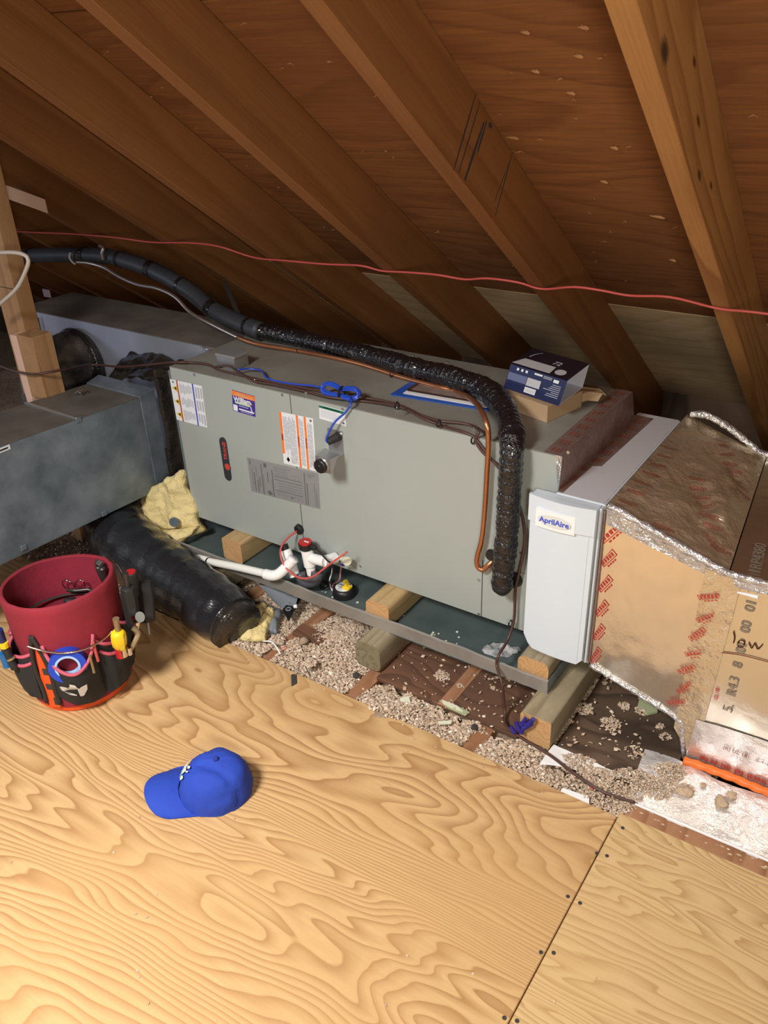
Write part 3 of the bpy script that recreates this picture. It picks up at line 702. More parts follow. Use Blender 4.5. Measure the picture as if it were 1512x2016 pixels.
# junction box
jb = at(452, 724, 'z', H_); bm = BM(); box(bm, (jb.x-.032, jb.y-.012, H_), (jb.x+.032, jb.y+.04, H_+.036), .003, seg=2)
t = thing('junction_box', 'small grey junction box on the front left of the unit top', 'junction box', (jb.x, jb.y, H_)); obj('box_body', bm, m_steel, t, smooth=True)
bm = BM(); box(bm, (jb.x-.034, jb.y-.014, H_+.03), (jb.x+.034, jb.y+.042, H_+.038), .002); obj('box_lid', bm, plain('grey_lid', (.33, .34, .35), .4, .4), t)

# ================================================================= FILTER CABINET
fc = thing('filter_cabinet', 'tall white filter cabinet with a bowed cover beside the unit', 'filter cabinet', (1.152, .2, -.01))
bm = BM(); box(bm, (1.102, -.02, -.008), (1.204, .45, .379), .001); obj('cabinet_body', bm, m_white, fc)
bm = BM(); box(bm, (1.106, -.018, .379), (1.2, .45, .3803)); tag(obj('cabinet_top', bm, m_whitetop, fc), 'off-white top')
# cover with chamfered bottom corners and bowed front
cx0, cx1, cyF, cyB, cz0, cz1 = 1.062, 1.197, -.047, -.0205, .006, .378
bm = BM(); prof = [(cx0, cz1), (cx0, cz0+.03), (cx0+.018, cz0+.012), (cx0+.03, cz0), (cx1-.012, cz0-.006), (cx1, cz0+.006), (cx1, cz1)]
N_ = 12
secs = []
for i in range(N_+1):
    s = i/N_; x = cx0+(cx1-cx0)*s; yb = cyF-.006*math.sin(math.pi*s)
    lo = cz0+.03*(1-s/.12) if s < .12 else (cz0-.004*s if s < .93 else cz0+.01)
    secs.append((x, yb, lo))
fv = [bm.verts.new((x, y, z)) for x, y, z in secs]; ft = [bm.verts.new((x, y, cz1)) for x, y, z in secs]
bv = [bm.verts.new((x, cyB, z)) for x, y, z in secs]; bt = [bm.verts.new((x, cyB, cz1)) for x, y, z in secs]
for i in range(N_):
    bm.faces.new([fv[i], fv[i+1], ft[i+1], ft[i]]); bm.faces.new([bv[i+1], bv[i], bt[i], bt[i+1]]); bm.faces.new([ft[i], ft[i+1], bt[i+1], bt[i]]); bm.faces.new([fv[i+1], fv[i], bv[i], bv[i+1]])
bm.faces.new([fv[0], ft[0], bt[0], bv[0]]); bm.faces.new([fv[-1], bv[-1], bt[-1], ft[-1]])
obj('front_cover', bm, m_white, fc, smooth=True)
bm = BM(); box(bm, (cx1+.001, -.036, .004), (cx1+.0055, -.02, .378), .001); box(bm, (cx1-.012, -.0495, .01), (cx1-.0095, -.047, .372), .0005); obj('side_rail', bm, m_white, fc)
# top cap band, bowed
def bow(z0, z1, xa, xb, yf, amp, n=14, yb=-.0445):
    bm = BM(); R1 = []
    for i in range(n+1):
        s = i/n; x = xa+(xb-xa)*s; y = yf-amp*math.sin(math.pi*s); R1.append([bm.verts.new(q) for q in ((x, y, z0), (x, y, z1), (x, yb, z1), (x, yb, z0))])
    for A_, B_ in zip(R1, R1[1:]):
        for k in range(4): bm.faces.new([A_[k], B_[k], B_[(k+1) % 4], A_[(k+1) % 4]])
    bm.faces.new(R1[0]); bm.faces.new(list(reversed(R1[-1]))); return bm
obj('cover_cap', bow(.322, .381, cx0-.003, cx1+.001, -.051, .009), m_white, fc, smooth=True)
bb = obj('badge_plate', bow(.318, .358, cx0+.016, cx1-.036, -.0585, .0035, yb=-.052), m_badge, fc, smooth=True)
pc = V(((cx0+.016+cx1-.036)/2, -.0632, .338))
bm = BM(); poly(bm, [pc+V((math.cos(a)*.034, 0, math.sin(a)*.013)) for a in [2*math.pi*k/28 for k in range(28)]], (0, .0003, 0)); obj('badge_oval', bm, m_oval, bb)
text('AprilAire', .0165, m_logo, 'badge_lettering', bb, frame(pc+V((0, -.0006, 0)), (1, 0, 0), (0, 0, 1)), .0003, .0004)

# ================================================================= FOIL DUCT
fd = thing('foil_faced_duct', 'insulated duct transition wrapped in creased reflective foil facing', 'duct', (1.6, .2, -.155))
T = {'a': (1.206, -.022, .381), 'b': (1.447, -.03, .309), 'c': (1.43, -.03, -.155), 'd': (1.206, -.02, -.003), 'e': (1.21, .49, .381), 'f': (1.392, .5, .309)}
def crease(N, amp, seed, fal=1):
    N = V(N)
    def f(s, t, p):
        k = min(1, 6*min(s, 1-s, t, 1-t)+.15)
        r = abs(nz(p, 9, seed))*1.6-.5+abs(nz(p, 22, seed+1))*.8
        return N*(amp*r*k)
    return f
bmf, Sf = patch([(1.206, -.022, .381), (1.444, -.031, .309), (1.408, -.031, -.06), (1.206, -.021, -.003)], 40, 40, crease((0, -1, 0), .002, 3))
obj('front_face', bmf, m_foil, fd, smooth='all')
bmt, St = patch([(1.206, -.022, .381), (1.206, .49, .381), (1.392, .5, .312), (1.444, -.031, .309)], 60, 50, lambda s, t, p: crease((0, 0, 1), .003+.02*t, 8)(s, t, p)+V((0, 0, .006*math.sin(math.pi*t)*math.sin(math.pi*s))))
obj('top_face', bmt, m_foilw, fd, smooth='all')
bm = BM(); hexa(bm, [(1.207, -.016, -.002), (1.415, -.026, -.06), (1.40, .49, -.06), (1.207, .49, -.002), (1.207, -.016, .374), (1.44, -.026, .30), (1.39, .49, .30), (1.207, .49, .374)]); obj('duct_core', bm, m_foil, fd)
# box part
bmb, Sb = patch([(1.444, -.032, .309), (2.2, -.032, .33), (2.2, -.032, -.16), (1.429, -.032, -.157)], 70, 40, crease((0, -1, 0), .0015, 12))
obj('box_front', bmb, m_foil, fd, smooth='all')
bmc, Sc = patch([(1.446, -.030, .309), (1.394, .5, .309), (2.2, .5, .33), (2.2, -.03, .33)], 40, 60, crease((0, 0, 1), .003, 15))
obj('box_top', bmc, m_foil, fd, smooth='all')
bm = BM(); hexa(bm, [(1.431, -.027, -.157), (2.2, -.027, -.16), (2.2, .5, -.16), (1.40, .5, -.157), (1.446, -.027, .303), (2.2, -.027, .323), (2.2, .5, .323), (1.395, .5, .303)]); obj('box_core', bm, m_foil, fd)
# shiny crumpled tape along edges
def crumple(path, wdt, mat, name, seed, flat=.5, amp=.35):
    pts = resample(smooth_path(path, 8), .006); bm = BM()
    tube(bm, pts, wdt, 12, rf=lambda i, k, q: 1+amp*nz(q, 90, seed)+amp*.6*nz(q, 200, seed+2)); return obj(name, bm, mat, fd, smooth='all')
crumple([(1.212, -.028, .386), (1.25, -.028, .374), (1.34, -.03, .345), (1.41, -.031, .322), (1.447, -.032, .312), (1.53, -.033, .314), (1.7, -.033, .318), (1.9, -.033, .323)], .0075, m_silverf, 'foil_tape_ridge', 2)
crumple([(1.209, -.026, -.004), (1.26, -.026, -.018), (1.33, -.03, -.036), (1.405, -.031, -.058), (1.42, -.032, -.1), (1.43, -.033, -.152)], .0055, m_silverf, 'foil_tape_ridge', 5)
crumple([(1.214, .488, .384), (1.25, .49, .388), (1.3, .5, .365), (1.36, .5, .33), (1.395, .5, .316), (1.6, .5, .318)], .008, m_silverf, 'foil_tape_ridge', 9)
crumple([(1.205, -.024, .37), (1.206, -.024, .25), (1.206, -.024, .1), (1.206, -.024, .0)], .0025, m_tapebr, 'foil_tape_ridge', 11, amp=.3)
bm_, _ = patch([(1.209, -.0245, .381), (1.447, -.0345, .311), (1.447, -.0345, .288), (1.209, -.0245, .342)], 60, 8, crease((0, -1, 0), .006, 27))
obj('foil_tape_ridge', bm_, m_silverf, fd, smooth='all')
bm_, _ = patch([(1.447, -.0345, .312), (2.1, -.0345, .326), (2.1, -.0345, .308), (1.447, -.0345, .290)], 80, 6, crease((0, -1, 0), .006, 28))
obj('foil_tape_ridge', bm_, m_silverf, fd, smooth='all')
# vertical creased band where the transition meets the box
bmv, Sv = patch([(1.405, -.0345, .31), (1.47, -.0345, .312), (1.45, -.0345, -.15), (1.40, -.0345, -.08)], 16, 60, crease((0, -1, 0), .005, 22))
tag(obj('foil_tape_band', bmv, m_foilw, fd, smooth='all'), 'deeply creased foil tape band')
bmv2, Sv2 = patch([(1.44, -.0355, -.03), (1.75, -.0355, -.04), (1.75, -.0365, -.158), (1.432, -.0365, -.156)], 50, 20, lambda s, t, p: crease((0, -1, 0), .0025, 29)(s, t, p)+V((0, 0, (.022*nz(p, 14, 31)+.03*s)*(1-t))))
tag(obj('foil_reflection', bmv2, m_foils2, fd, smooth='all'), 'pale layer painting the floor sheet reflected in the foil base')  # added layer: reflection of the floor sheet painted on the duct front
# printed marks
def surf_marks(S, marks, lift, mat_, name):
    bm = BM(); Ls = (S(1, .5)-S(0, .5)).length; Lt = (S(.5, 1)-S(.5, 0)).length
    for (s0, t0, ds, dt, ang, kind) in marks:
        def Pn(a, b):
            ca, sa = math.cos(ang), math.sin(ang); s = s0+(a*ds*ca-b*dt*sa)/Ls; t = t0+(a*ds*sa+b*dt*ca)/Lt
            s = min(max(s, .002), .998); t = min(max(t, .002), .998); return S(s, t)+V(lift)
        rect = [(-.5, -.5, .5, -.42), (-.5, .12, .5, .2), (-.5, -.42, -.46, .12), (.46, -.42, .5, .12)]
        rect += [(-.42+.17*k, -.34+(.02*(k % 2)), -.32+.17*k, .04) for k in range(5)]
        rect += [(-.3+.16*k, .3, -.2+.16*k, .46) for k in range(4)] if kind else []
        for (x0, y0, x1, y1) in rect: poly(bm, [Pn(x0, y0), Pn(x1, y0), Pn(x1, y1), Pn(x0, y1)])
    return tag(obj(name, bm, mat_, fd, keep=True), kind='stuff')
surf_marks(Sf, [(.08-.004*k, .13+k*.16, .05 if k else .075, .02, -1.05-.02*k, 1) for k in range(6)], (0, -.0008, 0), m_redpr, 'red_print')
surf_marks(Sf, [(.93+(k % 2)*.03, .16+k*.12, .045, .014, -.7-.2*(k % 3), 1) for k in range(7)], (0, -.0085, 0), m_redpr, 'red_print')
rm = random.Random(33); mk = []
for k in range(17):
    t = .45+.5*((k*7) % 17)/17; s = .05+.9*((k*5) % 17)/17+rm.uniform(-.02, .02); s = min(s, .96); mk.append((s, t, .036, .014, 1.3+rm.uniform(-.4, .4), 1))
for k in range(7): mk.append((.08+k*.09, .12, .034, .012, 1.2, 1))
surf_marks(St, mk, (0, 0, .0022), m_redpr2, 'red_print')
# writing on the box
def stroke(bm, pts, wd, y=-.0345, n=6, ends=True):
    P_ = smooth_path([at(u, v, 'y', y) for u, v in pts], n)
    for a, b in zip(P_, P_[1:]):
        d = (b-a).normalized(); sd = V((0, 1, 0)).cross(d)*wd
        poly(bm, [a-sd-d*wd*.6, a+sd-d*wd*.6, b+sd+d*wd*.6, b-sd+d*wd*.6], (0, .0005, 0))
bm = BM()
stroke(bm, [(1444, 1244), (1446, 1256), (1444, 1266)], .0011)
stroke(bm, [(1456, 1262), (1452, 1268), (1456, 1274), (1464, 1272), (1465, 1263), (1458, 1260)], .0011)
stroke(bm, [(1474, 1266), (1480, 1276), (1486, 1268), (1492, 1278), (1501, 1270)], .0011)
stroke(bm, [(1421, 1285), (1460, 1290), (1512, 1303), (1560, 1316)], .0010)
tag(obj('handwriting', bm, m_brpr, fd, keep=True), "handwritten brown word 'low', underlined")
text('5,   R4.3   8   01   00   01  7', .026, m_grpr, 'grey_lettering', fd, frame(at(1458, 1285, 'y', -.0345)+V((-.0, 0, 0)), (.0, 0, 1), (-1, 0, 0)), .0002)
text('1RP4380', .03, m_grpr, 'grey_lettering', fd, frame((1.478, .045, .3145), (-.12, 1, .02), (-1, -.12, 0)), .0002)
text('(R) AF-100  (R)  (E393)  (R)  AF-100', .0135, m_redpr, 'red_lettering', fd, frame((1.56, -.0405, -.125), (1, 0, -.0), (0, 0, 1)), .0002, .0002)
text('(R) UL 181   o-+-o   (R)', .0115, m_redpr2, 'red_lettering', fd, frame((1.555, -.0402, -.078), (1, 0, -.0), (0, 0, 1)), .0002)
text('UL 181', .011, m_redpr, 'red_lettering', fd, frame((1.467, -.0345, .042), (0, 0, 1), (-1, 0, 0)), .0002)
bm = BM(); a, b = at(1452, 1166, 'y', -.042), at(1493, 1176, 'y', -.045); cyl(bm, a, b, .0018, 6, .004); tag(obj('zip_tie', bm, m_paper), 'short white plastic strip stuck out of the foil duct front', 'cable tie')
# foil tape over the step between unit and filter cabinet
ft_ = thing('foil_tape', 'dusty brownish printed foil tape sealing the unit to the filter cabinet', 'tape', (1.11, .2, .38))
bm_, St1 = patch([(1.062, .0, H_+.0012), (1.062, .395, H_+.0012), (1.1015, .395, H_+.0012), (1.1015, .0, H_+.0012)], 60, 8, crease((0, 0, 1), .0008, 40)); obj('tape_strip', bm_, m_tapebr, ft_, smooth='all')
bm_, _ = patch([(1.1016, .0, H_+.001), (1.1016, .395, H_+.001), (1.1035, .42, .381), (1.1035, -.012, .381)], 60, 8, crease((1, 0, 0), .0012, 41)); obj('tape_strip', bm_, m_tapebr, ft_, smooth='all')
bm_, St3 = patch([(1.1025, -.016, .3812), (1.1025, .43, .3812), (1.147, .43, .3812), (1.130, -.016, .3812)], 60, 8, lambda s, t, p: crease((0, 0, 1), .0008, 43)(s, t, p)-(V((.016, 0, 0))*t if s < .32 else V((0, 0, 0)))); obj('tape_strip', bm_, m_tapebr, ft_, smooth='all')
bm_, _ = patch([(1.088, -.0015, H_+.001), (1.102, -.0015, H_), (1.1035, -.012, .375), (1.094, -.0015, .40)], 8, 20, crease((-.5, -1, 0), .004, 44)); obj('tape_strip', bm_, m_silverf, ft_, smooth='all')
bm = BM()
for k in range(9):
    for (S_, t0, lf) in ((St1, .45, .0012), (St3, .5, .0012)):
        s0 = .05+k*.11
        for (x0, y0, x1, y1) in ((-.5, -.5, .5, -.36), (-.5, .36, .5, .5), (-.45, -.2, -.25, .2), (-.15, -.2, .05, .2), (.15, -.2, .35, .2)):
            poly(bm, [S_(min(max(s0+a*.05, 0), 1), t0+b*.5)+V((0, 0, lf)) for a, b in ((x0, y0), (x1, y0), (x1, y1), (x0, y1))])
tag(obj('red_print', bm, m_redpr2, ft_, keep=True), kind='stuff')
# orange cord and foil sheet on the floor
bm = BM(); P_ = [at(1346, 1497, 'z', -.138), at(1380, 1508, 'z', -.136), at(1440, 1530, 'z', -.137), at(1512, 1560, 'z', -.137), (1.8, -.05, -.137), (2.2, -.05, -.137)]
P_ = resample(smooth_path(P_, 8), .004)
tube(bm, P_, .0085, 12, rf=lambda i, k, q: 1+.12*math.sin(i*.9+k*math.pi/3)+.08*nz(q, 60)); tag(obj('orange_cord', bm, m_orangec, smooth='all'), 'thick orange cord along the foot of the foil duct', 'cord')
bm, _ = patch([(1.372, -.222, -.1385), (2.3, -.213, -.1385), (2.3, -.04, -.146), (1.355, -.06, -.146)], 90, 30, lambda s, t, p: V((0, .012*nz(p, 9, 3)*(1 if t > .5 else .1), .005*abs(nz(p, 14, 50))+.002*nz(p, 40, 51))))
tag(obj('foil_sheet', bm, m_foilsheet, smooth='all'), 'crinkled silver-white foil sheet on the floor before the foil duct', 'foil sheet')
bm = BM(); P_ = [(1.388, -.2175, ZF+.0005), (1.6, -.2165, ZF+.0015), (1.9, -.214, ZF+.0005), (2.3, -.213, ZF)]; P_ = resample(smooth_path(P_, 6), .02)
tube(bm, P_, .0028, 8, rf=lambda i, k, q: 1+.3*nz(q, 40)); tag(obj('paper_edge', bm, m_paper), 'curled white paper edge along the deck beside the foil sheet', 'paper')
for (u, v, r_, wh) in ((1346, 1560, .013, 'leftmost of four'), (1418, 1582, .013, 'largest, nearest the deck'), (1440, 1565, .010, 'rightmost of four'), (1385, 1510+36, .006, 'smallest, nearest the orange cord')):
    p = at(u, v, 'z', -.14); bm = BM(); bmesh.ops.create_icosphere(bm, subdivisions=3, radius=r_)
    for q in bm.verts: q.co = V((q.co.x, q.co.y, q.co.z*.45))*(1+.5*nz(q.co, 60, u)+.35*nz(q.co, 200, v))+p+V((0, 0, r_*.3))
    tag(obj('insulation_clump', bm, m_clump, smooth='all'), 'tan insulation clump on the silver foil sheet, '+wh, 'insulation', 'clumps on the foil sheet')
def paper(q, z, label, seed, amp=.006):
    P4 = [at(u, v, 'z', z) for u, v in q]; bm, _ = patch(P4, 16, 12, lambda s, t, p: V((0, 0, amp*abs(nz(p, 14, seed)))))
    tag(obj('paper_scrap', bm, m_paper, smooth='all'), label, 'paper')
paper(((1090, 1466), (1200, 1515), (1245, 1535), (1062, 1505)), -.141, 'white paper scrap lying below the right timber beam', 3)
paper(((1108, 1552), (1160, 1570), (1160, 1590), (1100, 1563)), -.138, 'white paper scrap peeking out at the deck edge', 5, .003)

# ================================================================= LEFT: STEEL DUCTS
d1 = thing('steel_duct', 'large blue-grey galvanized duct in the left foreground', 'duct', (-.26, -.4, .04))
a_ = lambda y, zt: y
bm = BM(); yN, yF = -1.25, .004; xF, xB = -.15, -.372
zt0, zt1 = .332, .40; zb0, zb1 = .040, .095
hexa(bm, [(xB, yN, zb1), (xF, yN, zb1), (xF, yF, zb0), (xB-.0, yF, zb0), (xB, yN, zt1), (xF, yN, zt1), (xF, yF, zt0), (xB, yF, zt0)], .0015)
obj('duct_body', bm, m_galv, d1)
bm = BM(); hexa(bm, [(xB, yN, zt1), (xF, yN, zt1), (xF, yF, zt0), (xB, yF, zt0), (xB, yN, zt1+.0012), (xF, yN, zt1+.0012), (xF, yF, zt0+.0012), (xB, yF, zt0+.0012)])
tag(obj('duct_top', bm, m_galv_dirty, d1), 'dusty brown-grey top sheet')
bm = BM(); hexa(bm, [(xB-.005, yF, zb0-.004), (xF+.003, yF, zb0-.004), (xF+.006, .055, zb0-.006), (xB-.01, .055, zb0-.006), (xB-.005, yF, zt0+.004), (xF+.003, yF, zt0+.004), (xF+.006, .055, zt0+.012), (xB-.01, .055, zt0+.012)], .001)
obj('end_flange', bm, m_galv, d1)
bm = BM(); zs = lambda y: zt0+(yF-y)/(yF-yN)*(zt1-zt0)
ys = at(144, 821, 'z', .345).y
box(bm, (xB, ys-.006, zs(ys)+.001), (xF, ys+.002, zs(ys)+.006), .001)
tag(obj('top_seam', bm, m_steel, d1), 'bright folded seam across the top')
bm = BM()
for (u, v, sx) in ((154, 826, 1), (205, 1010, 1), (46, 1077, 1), (310, 962, .8)):
    p = at(u, v, 'x', xF); bm = BM(); box(bm, (xF, p.y-.008*sx, p.z-.008), (xF+.003, p.y+.008*sx, p.z+.006), .001); obj('duct_clip', bm, m_galv, d1)
p = at(5, 885, 'x', xF); bm = BM(); box(bm, (xF, p.y-.03, p.z-.006), (xF+.001, p.y+.02, p.z+.006)); box(bm, (xF+.001, p.y-.02, p.z-.002), (xF+.0014, p.y+.014, p.z+.002), mi=1)
tag(obj('duct_label', bm, [m_stk, m_black], d1), 'small white sticker with a black slot')
bm = BM(); p = at(160, 776, 'z', .342)
for k in range(3):
    q = p+V((random.uniform(-.02, .02), random.uniform(-.015, .015), .004)); tube(bm, [q, q+V((.01, .006, .006)), q+V((.025, .004, .003))], .0018, 6)
tag(obj('metal_burr', bm, m_chrome, d1), 'shiny bent metal tabs on top')
# duct 2
d2 = thing('steel_duct', 'long galvanized trunk duct at the back left joining the unit end', 'duct', (-.45, .27, .1))
bm = BM(); box(bm, (-.895, .170, .08), (-.001, .385, .4485), .002); obj('duct_body', bm, m_duct2, d2)
bm = BM(); box(bm, (-.897, .168, .4485), (-.001, .387, .4505), .0005); tag(obj('duct_top', bm, m_duct2t, d2), 'dust-covered brown top')
bm = BM(); p = at(195*.1+72, 650, 'y', .168); a, b = at(66, 622, 'y', .165), at(63, 697, 'y', .165)
tube(bm, [a, a.lerp(b, .5), b], .0075, 8, rf=lambda i, k, q: 1); tag(obj('white_strap', bm, m_paper, d2), 'crumpled white tape strip on the duct side')
bm = BM(); a, b = at(74, 625, 'y', .16), at(86, 682, 'y', .16); cyl(bm, a, b, .0028, 6); obj('hanger_rod', bm, m_black, d2); bm = BM(); a, b = at(40, 612, 'y', .16), at(46, 650, 'y', .16); cyl(bm, a, b, .002, 6); obj('hanger_rod', bm, m_black, d2)
bm = BM(); p = at(92, 580, 'y', .3); box(bm, (p.x-.02, p.y, .4505), (p.x+.02, p.y+.003, p.z+.018), .001); tag(obj('hanger_tab', bm, plain('pinkish_tab', (.3, .22, .24), .5, .5), d2), 'punched metal tab standing on the top')
bm = BM(); box(bm, (-.15, .150, .32), (-.001, .169, .345), .002); obj('corner_strip', bm, m_steel, d2)
p = at(412, 686, 'z', .451); bm = pillow([p+V((-.03, -.01, 0)), p+V((.01, -.012, 0)), p+V((.012, .0, 0)), p+V((-.03, .0, 0))], .003, 6, .003, 120, 3)
obj('foil_scrap', bm, m_silverf, d2)
# black crumpled film collar between duct 1 and the unit
bm, _ = patch([(-.135, .058, .40), (-.026, .045, .405), (-.026, .03, .03), (-.139, .058, .03)], 26, 50, lambda s, t, p: V((0, -1, 0))*(.012*nz((p.x*4, 0, p.z), 8, 61)+.012*math.sin(s*20+2*nz(p, 5, 3)))+V((0, .03*math.sin(math.pi*s), 0)))
bmk = BM(); 
o = thing('flexible_collar', 'black crumpled plastic collar between the left duct and the unit', 'duct collar', (-.09, .1, .03))
obj('collar_film', bm, m_blackfilm, o, smooth='all')
bm, _ = patch([(-.36, .06, .345), (-.36, .165, .40), (-.024, .165, .41), (-.024, .05, .40)], 30, 30, lambda s, t, p: V((0, 0, 1))*(.012*nz(p, 16, 63)+.008*nz(p, 40, 64)-.01))
obj('collar_top', bm, m_blackfilm, o, smooth='all')
# dark insulated boot on duct 2
p0 = at(165, 712, 'y', .165); p1 = at(122, 722, 'y', .08); p2 = at(104, 765, 'y', .04); p3 = p2+V((-.01, -.005, -.16))
bt_ = thing('insulated_boot', 'dusty black insulated elbow on the side of the back duct', 'duct elbow', (p2.x, p2.y, -.1))
pts = resample(smooth_path([p0, p1, p2, p3], 10), .012); bm = BM()
tube(bm, pts, .097, 40, rf=lambda i, k, q: 1+.22*nz(q, 12, 70)+.09*nz(q, 35, 71)); obj('boot_sleeve', bm, m_dirty, bt_, smooth='all')
bm = BM(); pr = resample([p0+V((.0, .0, .0)), p0+V((0, -.045, .004))], .006)
tube(bm, pr, .108, 48, rf=lambda i, k, q: 1+.16*nz(q, 34, 73)+.10*nz(q, 80, 74)); obj('boot_collar', bm, m_blackfilm, bt_, smooth='all')
# black flexible duct on the floor
fx = thing('flexible_duct', 'fat black plastic-sleeved flexible duct on the floor behind the bucket', 'flexible duct', (.1, -.22, -.15))
P_ = [(-.30, .0, -.0), (-.27, -.06, -.02), (-.19, -.13, -.045), (-.06, -.175, -.055), (.08, -.2, -.06), (.2, -.215, -.066), (.29, -.228, -.075), (.362, -.238, -.086)]
pts = resample(smooth_path(P_, 10), .006); bm = BM()
tube(bm, pts, lambda t: .092-.018*max(0, t-.5)*2, 44, rf=lambda i, k, q: 1+.018*math.sin(i*.55)+.05*nz(q, 11, 80)+.02*nz(q, 40, 81))
for v in bm.verts:
    if v.co.y < -.25 and v.co.z < ZF+.002: v.co.z = ZF+.002
    elif v.co.z < -.15: v.co.z = -.15
obj('duct_sleeve', bm, m_flex, fx, smooth='all')
e0 = V(pts[-1]); bm = BM(); tube(bm, [e0+V((-.006, 0, 0)), e0+V((.012, -.004, -.004)), e0+V((.02, -.006, -.006))], .070, 40, rf=lambda i, k, q: 1+.06*nz(q, 30, 84)+.05*nz(q, 80, 85))
for v in bm.verts:
    if v.co.z < ZF+.002: v.co.z = ZF+.002
obj('torn_end', bm, m_blackfilm, fx, smooth='all')
# torn grey sleeve and punched plastic beside the flexible duct end
P4 = [at(508, 1150, 'z', -.1), at(590, 1165, 'z', -.1), at(575, 1215, 'z', -.14), at(540, 1185, 'z', -.14)]
bm, _ = patch(P4, 16, 12, lambda s, t, p: V((0, 0, .006*nz(p, 20, 5)))); tag(obj('grey_sleeve', bm, m_greyflex, smooth='all'), 'flat grey plastic flap under the edge of the drain pan', 'plastic sleeve')
bm = pillow([at(520, 1240, 'z', -.145), at(548, 1250, 'z', -.145), at(556, 1200, 'z', -.145), at(530, 1190, 'z', -.145)], .02, 12, .01, 50, 8)
tag(obj('grey_sleeve', bm, m_greyflex, smooth='all'), 'crumpled blue-grey plastic sleeve beside the yellow insulation tuft', 'plastic sleeve')
t = thing('punched_strip', 'black plastic strip with grey rings near the drain pan', 'plastic strip', at(570, 1200, 'z', -.13))
P4 = [at(582, 1168, 'z', -.12), at(594, 1176, 'z', -.12), at(568, 1222, 'z', -.13), at(556, 1200, 'z', -.13)]
bm = BM(); poly(bm, P4, (0, 0, -.003)); obj('strip', bm, m_black, t)
for (u, v) in ((568, 1199), (575, 1187)):
    p = at(u, v, 'z', -.122); bm = BM(); ring = [p+V((math.cos(a)*.0065, math.sin(a)*.0065, 0)) for a in [2*math.pi*k/16 for k in range(17)]]; tube(bm, ring, .0022, 6, cap=False); obj('ring', bm, m_greyflex, t)
p = at(579, 1194, 'z', -.118); bm = BM(); cyl(bm, p, p+V((.008, .004, .002)), .005, 10); tag(obj('white_plug', bm, m_pvc2), 'tiny white plastic plug on the punched black strip', 'plug')

# yellow fibreglass
fi = thing('fibreglass_batt', 'torn yellow fibreglass batt hanging between the left duct and the unit', 'insulation', (-.08, .0, -.12))
P4 = [at(258, 985, 'y', -.03), at(352, 925, 'y', .0), at(394, 1042, 'y', -.02), at(292, 1085, 'y', -.08)]
def batt(P4, n, m, depth, seed):
    a, b, c, e = P4; N = (b-a).cross(e-a).normalized()
    if N.y > 0: N = -N
    bm, S = patch(P4, n, m, lambda s, t, p: N*(.018*(1-(2*s-1)**4)*(1-(2*t-1)**4)+.016*nz(p, 14, seed)+.008*nz(p, 45, seed+1)+.004*nz(p, 110, seed+2))+V((nz(p, 30, seed+5), 0, nz(p, 30, seed+6)))*.012)
    geo = bmesh.ops.extrude_face_region(bm, geom=bm.faces[:]); 
    for v in [g_ for g_ in geo['geom'] if isinstance(g_, bmesh.types.BMVert)]: v.co -= N*depth
    return bm
obj('batt_upper', batt(P4, 36, 36, .03, 90), m_fiber, fi, smooth='all')
P4 = [at(300, 1045, 'y', -.09), at(385, 1040, 'y', -.04), at(350, 1085, 'y', -.075), at(305, 1080, 'y', -.1)]
obj('batt_lower', batt(P4, 24, 24, .02, 95), m_fiber, fi, smooth='all')
p = at(344, 1027, 'y', -.06); bm = BM(); cyl(bm, p, p+V((.003, -.006, .001)), .014, 14); tag(obj('grey_disc', bm, m_galv, fi), 'grey metal washer pressed into the batt')
p = at(314, 1063, 'y', -.10); bm = BM(); cyl(bm, p, p+V((.002, -.006, .001)), .008, 10); obj('grey_disc', bm, m_darkmet, fi)
bm = pillow([at(462, 1262, 'z', -.14), at(528, 1262, 'z', -.14), at(545, 1205, 'z', -.14), at(508, 1190, 'z', -.14)], .026, 18, .016, 40, 12, .016)
tag(obj('fibreglass_tuft', bm, m_fiber, smooth='all'), 'yellow insulation tuft at the cut end of the black flexible duct', 'insulation')

# ================================================================= POST
ps = thing('wooden_post', 'upright wooden post of nailed boards at the left edge', 'post', at(40, 790, 'y', .03))
def upright(x0, x1, y0, y1, z0, z1, m_): bm = BM(); box(bm, (x0, y0, z0), (x1, y1, z1), .002); return bm
pr = at(50, 640, 'y', .0); pb = at(72, 752, 'y', -.02)
yy = -.11
xr = at(48, 650, 'y', yy).x; xl = xr-.085
zsp = at(45, 652, 'y', yy).z; zbt = at(50, 765, 'y', yy).z
bm = upright(xl, xr, yy+.0, yy+.05, zbt-.02, 1.11, m_post); obj('upright_board', bm, m_post, ps)
xr2 = at(70, 700, 'y', yy-.03).x
bm = upright(xr2-.07, xr2, yy-.03, yy+.035, zbt, zsp, m_post); obj('lower_block', bm, m_post, ps)
xq = xr2-.07
bm = upright(xq-.03, xq-.001, yy-.03, yy+.03, zbt-.035, zsp-.005, m_post); tag(obj('side_board', bm, m_pink, ps), 'side board tinted pink for gable daylight')
bm = upright(xr2-.06, xr2-.012, yy-.02, yy+.01, -.14, zbt, m_post); obj('lower_leg', bm, m_post, ps)
# tan gusset seams
bm = BM(); z_ = at(20, 568, 'y', yy).z; box(bm, (xl, yy-.0004, z_-.001), (xr, yy, z_+.001)); obj('board_joint', bm, m_dirt, ps)
